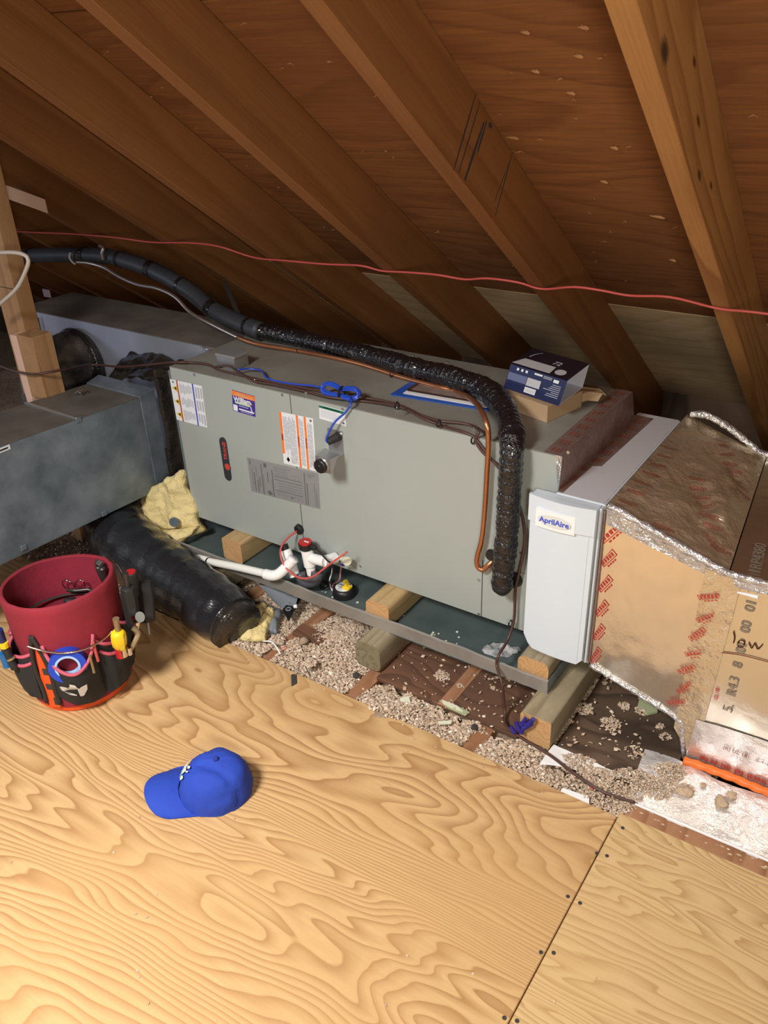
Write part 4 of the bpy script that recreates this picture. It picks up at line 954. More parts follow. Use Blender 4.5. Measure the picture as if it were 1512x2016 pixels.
# pale brace seen at far left between rafters
a, b = on_slope(-60, 360, -.02), on_slope(95, 420, -.02)
bm = BM(); d_ = (b-a); sd = V((0, .0, 1)).cross(d_.normalized())*.03
hexa(bm, [a-sd, b-sd*.1, b+sd*.1, a+sd, a-sd+V((0, 0, .04)), b-sd*.1+V((0, 0, .04)), b+sd*.1+V((0, 0, .04)), a+sd+V((0, 0, .04))])
tag(obj('brace_board', bm, m_pink), 'pale pinkish board end under the rafters at the left edge', 'board')
# white cable by the post
P_ = [at(u, v, 'y', -.19) for u, v in ((-30, 500), (10, 497), (35, 498), (50, 503), (56, 512), (52, 530), (35, 565), (10, 590), (-20, 615))]
bm = BM(); tube(bm, resample(smooth_path(P_, 6), .01), .005, 8); tag(obj('white_cable', bm, m_whitew, smooth='all'), 'off-white cable looping around the wooden post', 'cable')

# ================================================================= REFRIGERANT PIPES
ip = thing('insulated_pipe', 'black insulated pipe running along the rafters then down the unit front', 'pipe', (.0, .3, .48))
A1 = [(-1.75, .42, .56), at(20, 502, 'y', .36), at(60, 503, 'y', .35), at(130, 502, 'y', .35), at(200, 504, 'y', .35), at(260, 517, 'y', .34), at(320, 541, 'y', .33), at(370, 571, 'y', .32), at(420, 610, 'y', .30), at(470, 635, 'y', .29), at(513, 652, 'y', .272)]
full = resample(smooth_path(A1, 8), .012)
seg_at = []; bm = BM(); L0 = 0
def notch(i, k, q): return .9 if i % 18 == 0 else (1.02 if i % 18 == 1 else 1)
tube(bm, full, lambda t: .0225+.003*t, 18); obj('foam_sleeve', bm, m_foam, ip, smooth='all')
for k, i_ in enumerate((60, 84, 100, 112, 124, 136, 150)):
    if i_+2 < len(full):
        bm = BM(); tube(bm, full[i_:i_+(3 if k % 2 else 2)], .0262, 18); obj('tape_band', bm, m_wrap, ip, smooth=True)
A2 = [A1[-1], at(590, 667, 'z', .474), at(700, 693, 'z', .475), at(800, 721, 'z', .477), at(880, 741, 'z', .480), at(945, 762, 'z', .485), at(983, 790, 'y', .105), at(1004, 832, 'y', .025), at(1008, 880, 'y', -.03), at(1004, 950, 'y', -.036), at(998, 1050, 'y', -.036), at(990, 1130, 'y', -.034), at(989, 1150, 'y', -.034)]
pts = resample(smooth_path(A2, 8), .0022); bm = BM(); rp = random.Random(4)
tube(bm, pts, lambda t: (.0215+.0045*min(1, t/.45)) if t < .6 else .026-.0015*min(1, (t-.6)/.1), 26, rf=lambda i, k, q: 1+.035*math.sin(i*.95+k*2*math.pi/26+4*nz(q, 16, 100))+.09*nz(q, 75, 101)+.07*nz(q, 25, 102)+(-.09 if abs(i-235) < 3 or abs(i-110) < 2 or abs(i-330) < 2 else 0))
obj('taped_sleeve', bm, m_wrap, ip, smooth='all')
e = pts[-1]; bm = BM(); tube(bm, [e+V((0, 0, .004)), e-V((0, 0, .008)), e-V((0, -.004, .016)), e-V((0, -.012, .022))], lambda t: .0245*(1-.75*t*t), 22); obj('sleeve_end', bm, m_black, ip, smooth='all')
bm = BM(); cyl(bm, e+V((0, .03, -.004)), e+V((0, .0, -.004)), .02, 16); obj('pipe_stub', bm, m_black, ip)
cp = thing('copper_pipe', 'bare thin copper line following the black insulated pipe', 'pipe', (.5, .2, .45))
B1 = [at(150, 516, 'y', .30), at(175, 518, 'y', .30), at(205, 527, 'y', .30), at(235, 545, 'y', .29), at(270, 560, 'y', .28), at(310, 568, 'y', .27), at(345, 585, 'y', .26), at(375, 615, 'y', .25), at(420, 640, 'y', .24), at(468, 664, 'y', .23)]
bm = BM(); tube(bm, resample(smooth_path(B1, 6), .008), .0052, 10); tag(obj('tinned_length', bm, m_silver, cp, smooth='all'), 'silvery length at the left')
B2 = [B1[-1], at(510, 678, 'z', .462), at(600, 693, 'z', .457), at(700, 714, 'z', .457), at(790, 742, 'z', .457), at(860, 761, 'z', .458), at(905, 773, 'z', .460), at(938, 795, 'y', .05), at(957, 830, 'y', -.012), at(962, 870, 'y', -.018), at(959, 930, 'y', -.018), at(955, 1000, 'y', -.018), at(949, 1060, 'y', -.018), at(940, 1095, 'y', -.018), at(940, 1114, 'y', -.018), at(950, 1122, 'y', -.016), at(962, 1112, 'y', -.01), at(972, 1102, 'y', .0)]
bm = BM(); tube(bm, resample(smooth_path(B2, 6), .006), .0058, 12); obj('copper_length', bm, m_copper, cp, smooth='all')
# hangers
bm = BM(); q = [at(196, 484, 'y', .33), at(203, 488, 'y', .32), at(201, 500, 'y', .315), at(204, 511, 'y', .318)]
P_ = smooth_path(q, 4); tube(bm, P_, .006, 6); tag(obj('pipe_hanger', bm, plain('pinkish_metal', (.45, .36, .36), .35, .8), smooth='all'), 'curved metal hanger strap holding the black pipe to a rafter', 'hanger')
bm = BM(); q = [at(139, 497, 'y', .317), at(137, 507, 'y', .315), at(143, 516, 'y', .316), at(149, 520, 'y', .318)]; tube(bm, smooth_path(q, 4), .0035, 6); tag(obj('pipe_tie', bm, m_whitew, smooth='all'), 'thin pale tie looped around the black pipe near the left', 'cable tie')
bm = BM(); a, b = at(441, 556, 'y', .36), at(470, 622, 'y', .30); sd = V((.004, .004, 0)); poly(bm, [a-sd, a+sd, b+sd, b-sd], (0, .002, .001))
tag(obj('hanger_rod', bm, m_darkmet), 'dark flat strap hanging from a rafter to the black pipe bend', 'hanger')
for (u, v, wh) in ((588, 690, 'left'), (771, 737, 'middle'), (905, 772, 'right')):
    bm = BM(); p = at(u, v, 'z', .458); tube(bm, [p+V((0, -.007, .004)), p+V((.001, -.006, -.004)), p+V((0, .004, -.006))], .0018, 6)
    tag(obj('pipe_tie', bm, m_black), wh+' one of three black ties holding the copper line to the wrapped pipe', 'cable tie', 'ties on the copper line')
# red wire across the rafters
pix = [(-60, 452), (10, 455), (80, 458), (150, 461), (230, 468), (300, 477), (370, 478), (430, 485), (500, 507), (560, 513), (640, 520), (710, 523), (750, 533), (800, 536), (860, 541), (915, 550), (960, 548), (1020, 556), (1067, 569), (1130, 565), (1185, 572), (1240, 582), (1320, 585), (1412, 607), (1470, 613), (1512, 618), (1580, 628)]
bm = BM(); tube(bm, resample(smooth_path([on_slope(u, v, -.0045) for u, v in pix], 5), .01), .0027, 7); tag(obj('red_wire', bm, m_redw, smooth='all'), 'thin red wire strung across the undersides of the rafters', 'wire')

# ================================================================= CABLES ON THE UNIT
def cable(name, pts, r, m_, label, cat='cable', step=.006):
    bm = BM(); tube(bm, resample(smooth_path(pts, 6), step), r, 8); return tag(obj(name, bm, m_, smooth='all'), label, cat)
zt = H_+.006
c1 = [at(-40, 700, 'y', -.16), at(5, 722, 'y', -.16), at(40, 733, 'y', -.155), at(75, 736, 'y', -.15), at(130, 727, 'y', -.08), at(180, 718, 'y', .05), at(240, 722, 'y', .06), at(300, 717, 'y', .05), at(345, 713, 'z', zt+.002), at(380, 714, 'z', zt), at(410, 718, 'z', zt), at(430, 728, 'z', zt), at(460, 735, 'z', zt), at(500, 745, 'z', zt), at(560, 757, 'z', zt), at(620, 768, 'z', zt), at(680, 780, 'z', zt), at(730, 785, 'z', zt), at(770, 793, 'z', zt), at(800, 803, 'z', zt), at(830, 818, 'z', zt), at(868, 829, 'z', zt), at(900, 832, 'z', zt), at(930, 838, 'z', zt-.002), at(943, 848, 'y', -.004), at(937, 866, 'y', -.006), at(950, 890, 'y', -.006), at(985, 920, 'y', -.006), at(1000, 950, 'y', -.008), at(1024, 1000, 'y', -.01), at(1034, 1060, 'y', -.012), at(1024, 1120, 'y', -.014), at(1015, 1160, 'y', -.016), at(1012, 1220, 'y', -.016), at(998, 1262, 'y', -.04), at(982, 1290, 'y', -.09), at(978, 1310, 'y', -.094), at(988, 1345, 'y', -.12), at(994, 1400, 'z', -.13), at(997, 1430, 'z', -.132), at(1030, 1455, 'z', -.13), at(1080, 1485, 'z', -.128), at(1140, 1530, 'z', -.125), at(1190, 1560, 'z', -.124), at(1250, 1580, 'z', -.13)]
cable('thermostat_cable', c1, .0032, m_brownw, 'long brown cable along the unit top edge and down past the white cabinet')
c2 = [at(425, 722, 'z', zt), at(450, 720, 'z', zt+.006), at(470, 733, 'z', zt+.005), at(500, 750, 'z', zt+.003), at(540, 757, 'z', zt+.004), at(600, 770, 'z', zt+.004), at(650, 782, 'z', zt+.004), at(720, 790, 'z', zt), at(770, 797, 'z', zt+.005), at(800, 806, 'z', zt+.005), at(830, 822, 'z', zt+.003), at(870, 838, 'z', zt-.004), at(905, 848, 'y', -.004), at(935, 862, 'y', -.005), at(960, 895, 'y', -.008), at(985, 925, 'y', -.01)]
cable('thermostat_cable', c2, .0028, m_brownw, 'second brown cable looped beside the junction box on the unit top')
c3 = [at(468, 728, 'z', zt+.01), at(490, 726, 'z', zt+.006), at(515, 730, 'z', zt+.004), at(527, 745, 'z', zt+.004), at(570, 755, 'z', zt+.005), at(620, 760, 'z', zt+.006), at(640, 768, 'z', zt+.008)]
cable('blue_cable', c3, .0024, m_bluew, 'blue wire from the junction box to the blue coil')
c4 = [at(690, 782, 'z', zt+.012), at(691, 795, 'y', -.008), at(680, 812, 'y', -.012), at(660, 830, 'y', -.02), at(648, 850, 'y', -.026), at(642, 866, 'y', -.032), at(645, 871, 'y', -.031)]
cable('blue_cable', c4, .0026, m_bluew, 'blue wire dropping from the coil to the bracket plug')
coil = thing('wire_coil', 'bundled coil of shiny blue wire on the unit front edge', 'wire coil', at(672, 785, 'z', H_))
cc = at(670, 772, 'z', H_+.02); bm = BM(); P_ = []; rc = random.Random(8)
for k in range(9*24):
    a = k/24*2*math.pi; j = k//24; pinch = .35+.65*abs(math.cos(a)); 
    P_.append(cc+V((math.cos(a)*(.052+.003*math.sin(j*2.1)), .004*math.sin(j*1.7)+math.sin(a)*.012*pinch, math.sin(a)*(.016+.002*math.cos(j))*pinch+.003*math.sin(j*3.3)))+V((0, 0, .004*abs(math.cos(a)))))
tube(bm, P_, .0021, 6); obj('wire_loops', bm, m_bluew, coil, smooth='all')
bm = BM(); ring = [cc+V((.004, math.cos(a)*.013, math.sin(a)*.012)) for a in [2*math.pi*k/14 for k in range(15)]]; tube(bm, ring, .003, 6, cap=False); obj('coil_tie', bm, m_black, coil)
for (u, v, wh) in ((505, 745, 'left of the blue coil, nearest the junction box'), (606, 770, 'just left of the blue coil'), (785, 800, 'right of the blue coil'), (937, 838, 'at the last cable bend beside the copper line')):
    bm = BM(); p = at(u, v, 'z', H_+.006); bmesh.ops.create_uvsphere(bm, u_segments=8, v_segments=6, radius=.005, matrix=Matrix.Translation(p+V((0, -.006, -.002))))
    tag(obj('cable_clip', bm, m_chrome, smooth='all'), 'small shiny cable clip '+wh, 'cable clip', 'cable clips on the unit top')
for (u, v, wh) in ((784, 797, 'right of the blue coil'), (866, 832, 'midway along the right of the unit top edge'), (934, 865, 'where the brown cables drop over the unit edge'), (1007, 1225, 'below the end of the wrapped pipe')):
    bm = BM()
    p = at(u, v, 'y', .0 if u < 1000 else -.016); ring = [p+V((math.cos(a)*.004*.5, -.005+math.cos(a)*.005, math.sin(a)*.008)) for a in [2*math.pi*k/10 for k in range(11)]]; tube(bm, ring, .0018, 5, cap=False)
    tag(obj('zip_tie', bm, m_black), 'black zip tie on the brown cables '+wh, 'cable tie', 'zip ties on the brown cables')

# ================================================================= THINGS ON THE UNIT TOP
cb = thing('cardboard_box', 'small open brown cardboard box under the printed sleeve', 'box', at(1090, 830, 'z', H_))
c0, c1_, c2_ = at(1076, 833, 'z', H_), at(985, 800, 'z', H_), at(1148, 800, 'z', H_)
ex = (c1_-c0); ey = (c2_-c0); ex.z = ey.z = 0; ey = ey*.95
c3_ = c0+ex+ey; h = V((0, 0, .038))
bm = BM(); hexa(bm, [c0, c2_, c3_, c1_] [::1] and [c0, c0+ey, c3_, c0+ex, c0+h, c0+ey+h, c3_+h, c0+ex+h], .001); obj('box_body', bm, m_card, cb)
bm = BM(); q = c0+ey; fl_ = [q+V((0, 0, .036)), q+V((.012, .014, .034)), q+V((.034, .03, .028)), q+V((.038, .045, .02)), q+V((.02, .05, .03)), q+ex*.45+V((0, 0, .036))]
poly(bm, fl_, (0, 0, -.0015)); q2 = [p_+V((0, 0, 0)) for p_ in (fl_[1], fl_[2], fl_[3])]
poly(bm, [fl_[0]+V((.0, 0, -.004)), fl_[1], fl_[2], fl_[2]+V((-.006, -.01, -.016)), fl_[1]+V((-.004, -.004, -.02)), fl_[0]+V((0, 0, -.024))], (.001, .001, 0))
obj('box_flap', bm, m_card, cb)
sl = thing('printed_box_sleeve', 'navy blue printed box sleeve tilted on the brown cardboard box', 'box', c0+h)
# sleeve: near face corners, then top and inside
n0 = at(994, 763, 'y', c0.y+.02); f_tl = at(1000, 726, 'y', c0.y+.04); f_tr = at(1117, 751, 'y', c0.y-.005); f_br = at(1100, 799, 'y', c0.y-.012); f_bl = at(992, 765, 'y', c0.y+.02)
zb_ = c0.z+.040
f_br = at(1100, 799, 'z', zb_); f_bl = at(992, 763, 'z', zb_)
up = V((0, .012, .058)); f_tr = at(1117, 750, 'z', zb_+.055); f_tl = at(1002, 727, 'z', zb_+.055)
f_tl = f_tr+(f_bl-f_br); b_tr = at(1160, 717, 'z', zb_+.062); b_tl = f_tl+(b_tr-f_tr); b_br = at(1147, 763, 'z', zb_+.006); b_bl = f_bl+(b_br-f_br)
def sheet(a, b, c, d, m_, name, parent, th=.0012):
    bm = BM(); n = (V(b)-V(a)).cross(V(d)-V(a)).normalized()*th; poly(bm, [a, b, c, d], n); return obj(name, bm, m_, parent)
sheet(f_bl, f_br, f_tr, f_tl, m_box, 'front_side', sl); sheet(f_tl, f_tr, b_tr, b_tl, m_boxt, 'top_side', sl)
sheet(b_bl, b_br, b_tr, b_tl, m_boxin, 'back_side', sl); sheet(f_bl, f_br, b_br, b_bl, m_boxin, 'bottom_side', sl)
FN = (f_br-f_bl).cross(f_tl-f_bl).normalized(); FN = -FN if FN.y > 0 else FN
def FQ(s, t, l=.0028): return f_tl.lerp(f_tr, s).lerp(f_bl.lerp(f_br, s), t)+FN*l
TN = V((0, 0, 1))
def TQ(s, t, l=.0028): return b_tl.lerp(b_tr, s).lerp(f_tl.lerp(f_tr, s), t)+TN*l
bm = BM(); ml = [m_boxl, m_boxp, m_stk, m_txt]
def fr(s0, t0, s1, t1, mi, l=.0028): poly(bm, [FQ(s0, t0, l), FQ(s1, t0, l), FQ(s1, t1, l), FQ(s0, t1, l)], None, mi)
fr(.02, .3, .36, .6, 0); fr(.37, .3, .61, .62, 1, .0030); fr(.37, .68, .57, .9, 2); fr(.46, .05, .6, .12, 2); fr(.8, .08, .89, .2, 2)
for k in range(3): fr(.14+k*.08, .06, .18+k*.08, .16, 2)
for k in range(7): fr(.93-random.uniform(.1, .28), .28+k*.075, .95, .305+k*.075, 3)
for k in range(9): fr(.4+k*.018, .73, .406+k*.018, .86, 3, .0032)
fr(.62, .06, .77, .09, 3); fr(.62, .12, .77, .15, 3)
poly(bm, [TQ(.1, .62), TQ(.66, .62), TQ(.68, .97), TQ(.0, .97)], None, 1)
poly(bm, [TQ(.8+.09*math.cos(a), .78+.14*math.sin(a), .0026) for a in [2*math.pi*k/20 for k in range(20)]], None, 1)
arc = [TQ(.42+.3*math.cos(a), .5+.42*math.sin(a)) for a in [math.pi+.9*k/10 for k in range(11)]]
for a, b in zip(arc, arc[1:]): poly(bm, [a, b, b+V((.003, 0, 0)), a+V((.003, 0, 0))], None, 3)
obj('printed_panel', bm, ml, sl, keep=True)
ttx = (f_tr-f_tl).normalized(); tty = (b_tl-f_tl).normalized()
text('72', .022, m_boxp, 'printed_number', sl, frame(TQ(.62, .45, .003), ttx, tty), .0002)
mp_ = thing('manual_packet', 'clear zip bag with a blue edge holding brown booklets', 'document bag', at(870, 780, 'z', H_))
q = [at(769, 778, 'z', H_+.001), at(975, 812, 'z', H_+.001), at(1000, 780, 'z', H_+.001), at(824, 743, 'z', H_+.001)]
q[1] = at(960, 809, 'z', H_+.001)
bm = BM(); poly(bm, q, (0, 0, .0025)); obj('blue_bag', bm, m_bagblue, mp_)
def L4(s, t, l): return q[0].lerp(q[1], s).lerp(q[3].lerp(q[2], s), t)+V((0, 0, l))
bm = BM(); poly(bm, [L4(.1, .12, .0028), L4(.97, .1, .0028), L4(.97, .95, .0028), L4(.08, .93, .0028)], (0, 0, .001)); obj('white_sheet', bm, m_paper, mp_)
bm = BM(); poly(bm, [L4(.12, .28, .0042), L4(.78, .22, .0042), L4(.8, .9, .0042), L4(.1, .88, .0042)], (0, 0, .001)); obj('booklet', bm, m_booklet, mp_)
bm = BM()
for (a, b, c, d) in ((.11, .22, .8, .3), (.11, .86, .8, .92), (.74, .24, .8, .9), (.09, .25, .13, .9)): poly(bm, [L4(a, b, .0054), L4(c, b, .0054), L4(c, d, .0054), L4(a, d, .0054)], (0, 0, .0004))
obj('booklet_border', bm, m_brownw, mp_)

# ================================================================= DRAIN PIPING
pv = thing('drain_pipe', 'white plastic drain pipe with an elbow running along the drain pan', 'pipe', (.25, -.11, -.06))
P_ = [at(300, 1078, 'y', -.105), at(345, 1090, 'y', -.106), at(400, 1103, 'y', -.107), at(470, 1117, 'y', -.108), at(530, 1131, 'y', -.108)]
bm = BM(); tube(bm, resample(P_, .03), .0105, 16); obj('long_pipe', bm, m_pvc, pv, smooth='all')
a, b = at(390, 1101, 'y', -.107), at(410, 1106, 'y', -.107); bm = BM(); cyl(bm, a, b, .0138, 18); obj('coupling', bm, m_pvc2, pv, smooth=True)
bm = BM(); c_ = at(412, 1107, 'y', -.107); cyl(bm, b, b+(b-a)*.12, .0128, 18); tag(obj('black_ring', bm, m_black, pv), 'black mark at the coupling')
P_ = [at(522, 1130, 'y', -.108), at(536, 1133, 'y', -.107), at(548, 1130, 'y', -.10), at(560, 1120, 'y', -.088), at(572, 1108, 'y', -.075), at(578, 1100, 'y', -.07)]
bm = BM(); tube(bm, smooth_path(P_, 5), .0138, 18); obj('elbow', bm, m_pvc2, pv, smooth='all')
a, b = at(581, 1134, 'y', -.06), at(562, 1082, 'y', -.05)
bm = BM(); cyl(bm, a, b, .0145, 18); obj('tee_riser', bm, m_pvc2, pv, smooth=True)
bm = BM(); d_ = (b-a).normalized(); cyl(bm, b-d_*.006, b+d_*.014, .0105, 16); tag(obj('vent_cap', bm, m_black, pv), 'black cap')
bm = BM(); P_ = [at(590, 1128, 'y', -.058), at(598, 1143, 'y', -.056), at(612, 1146, 'y', -.054), at(622, 1140, 'y', -.052), at(624, 1128, 'y', -.05)]; tube(bm, smooth_path(P_, 5), .0155, 18)
tag(obj('trap_bend', bm, plain('clear_grey_trap', (.09, .09, .11), .25), pv, smooth='all'), 'dark translucent trap bend')
a, b = at(614, 1130, 'y', -.045), at(604, 1082, 'y', -.045); bm = BM(); cyl(bm, a, b, .0125, 18); cyl(bm, a.lerp(b, .35), a.lerp(b, 1.0), .0155, 18); obj('cleanout_tee', bm, m_pvc2, pv, smooth=True)
P_ = [at(607, 1096, 'y', -.045), at(640, 1108, 'y', -.04), at(655, 1098, 'y', -.025), at(668, 1096, 'y', -.004), at(669, 1096, 'y', .0)]
bm = BM(); tube(bm, [V(p) for p in (at(610, 1098, 'y', -.045), at(640, 1106, 'y', -.045))], .0135, 16); obj('side_arm', bm, m_pvc2, pv, smooth=True)
bm = BM(); a, b = at(636, 1106, 'y', -.045), at(660, 1098, 'y', -.006); tube(bm, [a, a.lerp(b, .5), b], .0148, 16); obj('outlet_elbow', bm, m_pvc2, pv, smooth=True)
a, b = at(668, 1097, 'y', .0), at(682, 1104, 'y', -.03); bm = BM(); cyl(bm, a, b, .0065, 12); cyl(bm, b, b+(b-a).normalized()*.006, .0115, 16)
tag(obj('cream_plug', bm, m_cream, pv), 'cream plastic end plug')
fs_ = thing('float_switch', 'red and black float switch capping the white drain tee', 'float switch', at(603, 1080, 'y', -.045))
a = at(602, 1078, 'y', -.045); bm = BM(); cyl(bm, a, a+V((0, 0, .014)), .0185, 22); obj('switch_collar', bm, m_black, fs_)
bm = BM(); cyl(bm, a+V((0, 0, .014)), a+V((0, 0, .019)), .0165, 22); obj('switch_cap', bm, m_redp, fs_)
bm = BM(); box(bm, (a.x-.002, a.y-.003, a.z+.019), (a.x+.012, a.y+.001, a.z+.0198)); obj('switch_print', bm, m_stk, fs_)
bm = BM(); box(bm, (a.x+.016, a.y-.008, a.z+.002), (a.x+.034, a.y+.008, a.z+.014), .003); obj('switch_lug', bm, m_black, fs_)
cable('black_wire', [a+V((.03, 0, .009)), at(632, 1090, 'y', -.055), at(644, 1103, 'y', -.065), at(654, 1112, 'y', -.07), at(655, 1130, 'y', -.06), at(648, 1150, 'y', -.07)], .0022, m_black, 'black wire from the red float switch into the pan', 'wire')
cable('red_loop_wire', [at(585, 1046, 'y', -.008), at(570, 1056, 'y', -.03), at(556, 1072, 'y', -.06), at(552, 1090, 'y', -.08), at(558, 1110, 'y', -.09), at(575, 1130, 'y', -.095), at(598, 1139, 'y', -.095), at(618, 1134, 'y', -.09), at(640, 1118, 'y', -.08), at(660, 1103, 'y', -.07), at(684, 1086, 'y', -.05)], .0026, m_redw, 'red wire looping in front of the white drain fittings', 'wire')
cable('white_wire', [at(655, 1117, 'y', -.04), at(653, 1130, 'y', -.045), at(649, 1142, 'y', -.05), at(652, 1158, 'z', -.062), at(660, 1170, 'z', -.064)], .0018, m_paper, 'thin white wire beside the switch in the pan', 'wire')
cable('pink_wire', [at(672, 1112, 'y', -.03), at(670, 1128, 'y', -.035), at(668, 1142, 'y', -.045), at(656, 1150, 'z', -.055), at(655, 1160, 'z', -.062)], .0018, plain('pink_wire_skin', (.4, .16, .2), .5), 'thin pink twisted wire in the pan', 'wire')
bm = BM(); p = at(672, 1111, 'y', -.03); cyl(bm, p, p+V((.01, -.003, .003)), .0035, 8); tag(obj('wire_nut', bm, m_bluebit), 'dark blue wire connector behind the pan switch', 'wire connector')
ps_ = thing('pan_switch', 'black pan switch with a white label and yellow clip', 'float switch', at(680, 1170, 'z', PZ+.001))
p = at(678, 1170, 'z', PZ+.001); bm = BM(); tube(bm, [p, p+V((0, 0, .012)), p+V((0, 0, .02)), p+V((0, 0, .023))], lambda t: .031*(1-.25*t*t), 28); obj('switch_body', bm, m_black, ps_, smooth=True)
pt = p+V((0, 0, .0232)); bm = BM(); poly(bm, [pt+V((math.cos(a)*.022, math.sin(a)*.022, 0)) for a in [2*math.pi*k/24 for k in range(24)]], (0, 0, .0006)); obj('switch_label', bm, m_stk, ps_)
bm = BM()
for k in range(2): box(bm, (pt.x-.014, pt.y+.002-k*.008, pt.z+.0006), (pt.x+.004, pt.y+.004-k*.008, pt.z+.0009))
obj('label_print', bm, m_txtd, ps_)
bm = BM(); a = pt+V((.012, -.002, 0)); box(bm, (a.x-.011, a.y-.009, a.z), (a.x+.011, a.y+.009, a.z+.008), .002); hexa(bm, [a+V((-.003, -.004, .008)), a+V((.003, -.004, .008)), a+V((.003, .006, .008)), a+V((-.003, .006, .008)), a+V((-.009, -.004, .022)), a+V((-.002, -.004, .024)), a+V((-.002, .006, .024)), a+V((-.009, .006, .022))]); obj('yellow_clip', bm, m_yel, ps_)
bm = BM(); p = at(640, 1157, 'z', PZ+.001); ring = [p+V((math.cos(a)*.014, math.sin(a)*.008, .006+.004*math.sin(a))) for a in [2*math.pi*k/14 for k in range(15)]]; tube(bm, ring, .003, 6, cap=False)
tag(obj('black_loop', bm, m_black, smooth='all'), 'small black plastic loop left of the pan switch', 'clip')

# ================================================================= SMALL DEBRIS
def lump(name, u, v, z, r, m_, label, cat='debris', seed=0, h=.8):
    p = at(u, v, 'z', z); bm = BM(); bmesh.ops.create_icosphere(bm, subdivisions=2, radius=r)
    for q in bm.verts: q.co = V((q.co.x, q.co.y, q.co.z*h))*(1+.5*nz(q.co, 1/r*.9, seed))+p+V((0, 0, r*h*.5))
    return tag(obj(name, bm, m_, smooth='all'), label, cat)
bm = BM()
for k, (u, v, dx, dz) in enumerate(((1030, 1424, .01, .03), (1037, 1430, .02, .022), (1020, 1432, -.01, .02), (1042, 1425, .018, .03), (1010, 1437, -.012, .012), (1028, 1438, .004, .012))):
    p = at(u, v, 'y', -.176); tube(bm, [p-V((dx*.4, 0, .006)), p, p+V((dx*.5, 0, dz*.6))], lambda t: .0065*(1-.3*t), 6, rf=lambda i, k_, q: 1+.4*nz(q, 200, k))
tag(obj('indigo_putty', bm, m_bluebit), 'indigo blue scraps around the brown cable at the beam end', 'debris')
lump('black_fragment', 701, 1331, -.150, .008, m_dirt, 'black plastic fragment in the loose fill below the middle beam', seed=2)
lump('black_fragment', 934, 1434, -.150, .008, m_dirt, 'dark star-shaped fragment in the loose fill near the deck', seed=3)
lump('pale_lump', 888, 1375+8, -.150, .006, m_pillf, 'small pale green lump in the loose fill', seed=5)
lump('grey_lump', 600, 1265, -.145, .012, m_bed, 'greyish clod standing in the loose fill', seed=6)
lump('terracotta_chip', 560, 1277, -.146, .007, plain('terracotta', (.55, .25, .17), .9), 'terracotta pink chip in the loose fill by the joist', seed=7, h=.5)
lump('terracotta_chip', 1165, 1553, -.132, .006, plain('terracotta_red', (.4, .12, .07), .9), 'rust red chip beside the brown cable on the floor', seed=9, h=.5)
def chip(q, z, m_, name, label, th=.003):
    bm = BM(); poly(bm, [at(u, v, 'z', z) for u, v in q], (0, 0, -th)); tag(obj(name, bm, m_), label, 'debris')
chip(((752, 1378), (757, 1395), (783, 1394), (781, 1386), (765, 1385)), -.142, plain('yellow_tape', (.75, .45, .05), .5), 'tape_scrap', 'orange-yellow tape scrap in the loose fill')
chip(((788, 1374), (805, 1370), (810, 1388), (795, 1395), (784, 1387)), -.142, m_cream, 'pale_chip', 'pale cream square chip beside the yellow tape scrap')
chip(((865, 1378), (890, 1384), (925, 1402), (916, 1408), (880, 1392)), -.141, m_pillf, 'green_offcut', 'pale green offcut along the reddish plywood edge')
chip(((870, 1377), (900, 1389), (912, 1400), (896, 1396), (872, 1384)), -.139, m_cream, 'cream_splinter', 'long cream splinter on the pale green offcut')
chip(((862, 1420), (890, 1418), (888, 1424), (864, 1425)), -.141, m_cream, 'cream_splinter', 'short cream splinter in the loose fill near the deck')
chip(((573, 1328), (584, 1326), (585, 1345), (574, 1351)), ZF+.0012, m_dirt, 'grey_chip', 'grey wood chip on the deck edge', .001)
chip(((1262, 1365), (1290, 1380), (1295, 1400), (1275, 1405), (1255, 1390)), -.138, m_pillf, 'green_foam_pad', 'pale green rounded pad under the foil duct edge', .006)
cable('white_wire', [at(518, 1262, 'z', -.135), at(535, 1264, 'z', -.13), at(545, 1275, 'z', -.13), at(552, 1288, 'z', -.138)], .0018, m_paper, 'short white wire hooked over the joist by the yellow tuft', 'wire')
cable('white_wire', [at(745, 1397, 'z', -.142), at(762, 1402, 'z', -.137), at(778, 1412, 'z', -.14)], .0016, m_paper, 'short curved white wire at the deck edge below the yellow scrap', 'wire')
cable('dark_splinter', [at(601, 1311, 'z', -.14), at(606, 1322, 'z', -.138), at(611, 1331, 'z', -.14)], .0012, m_dirt, 'thin dark splinter in the loose fill', 'debris')

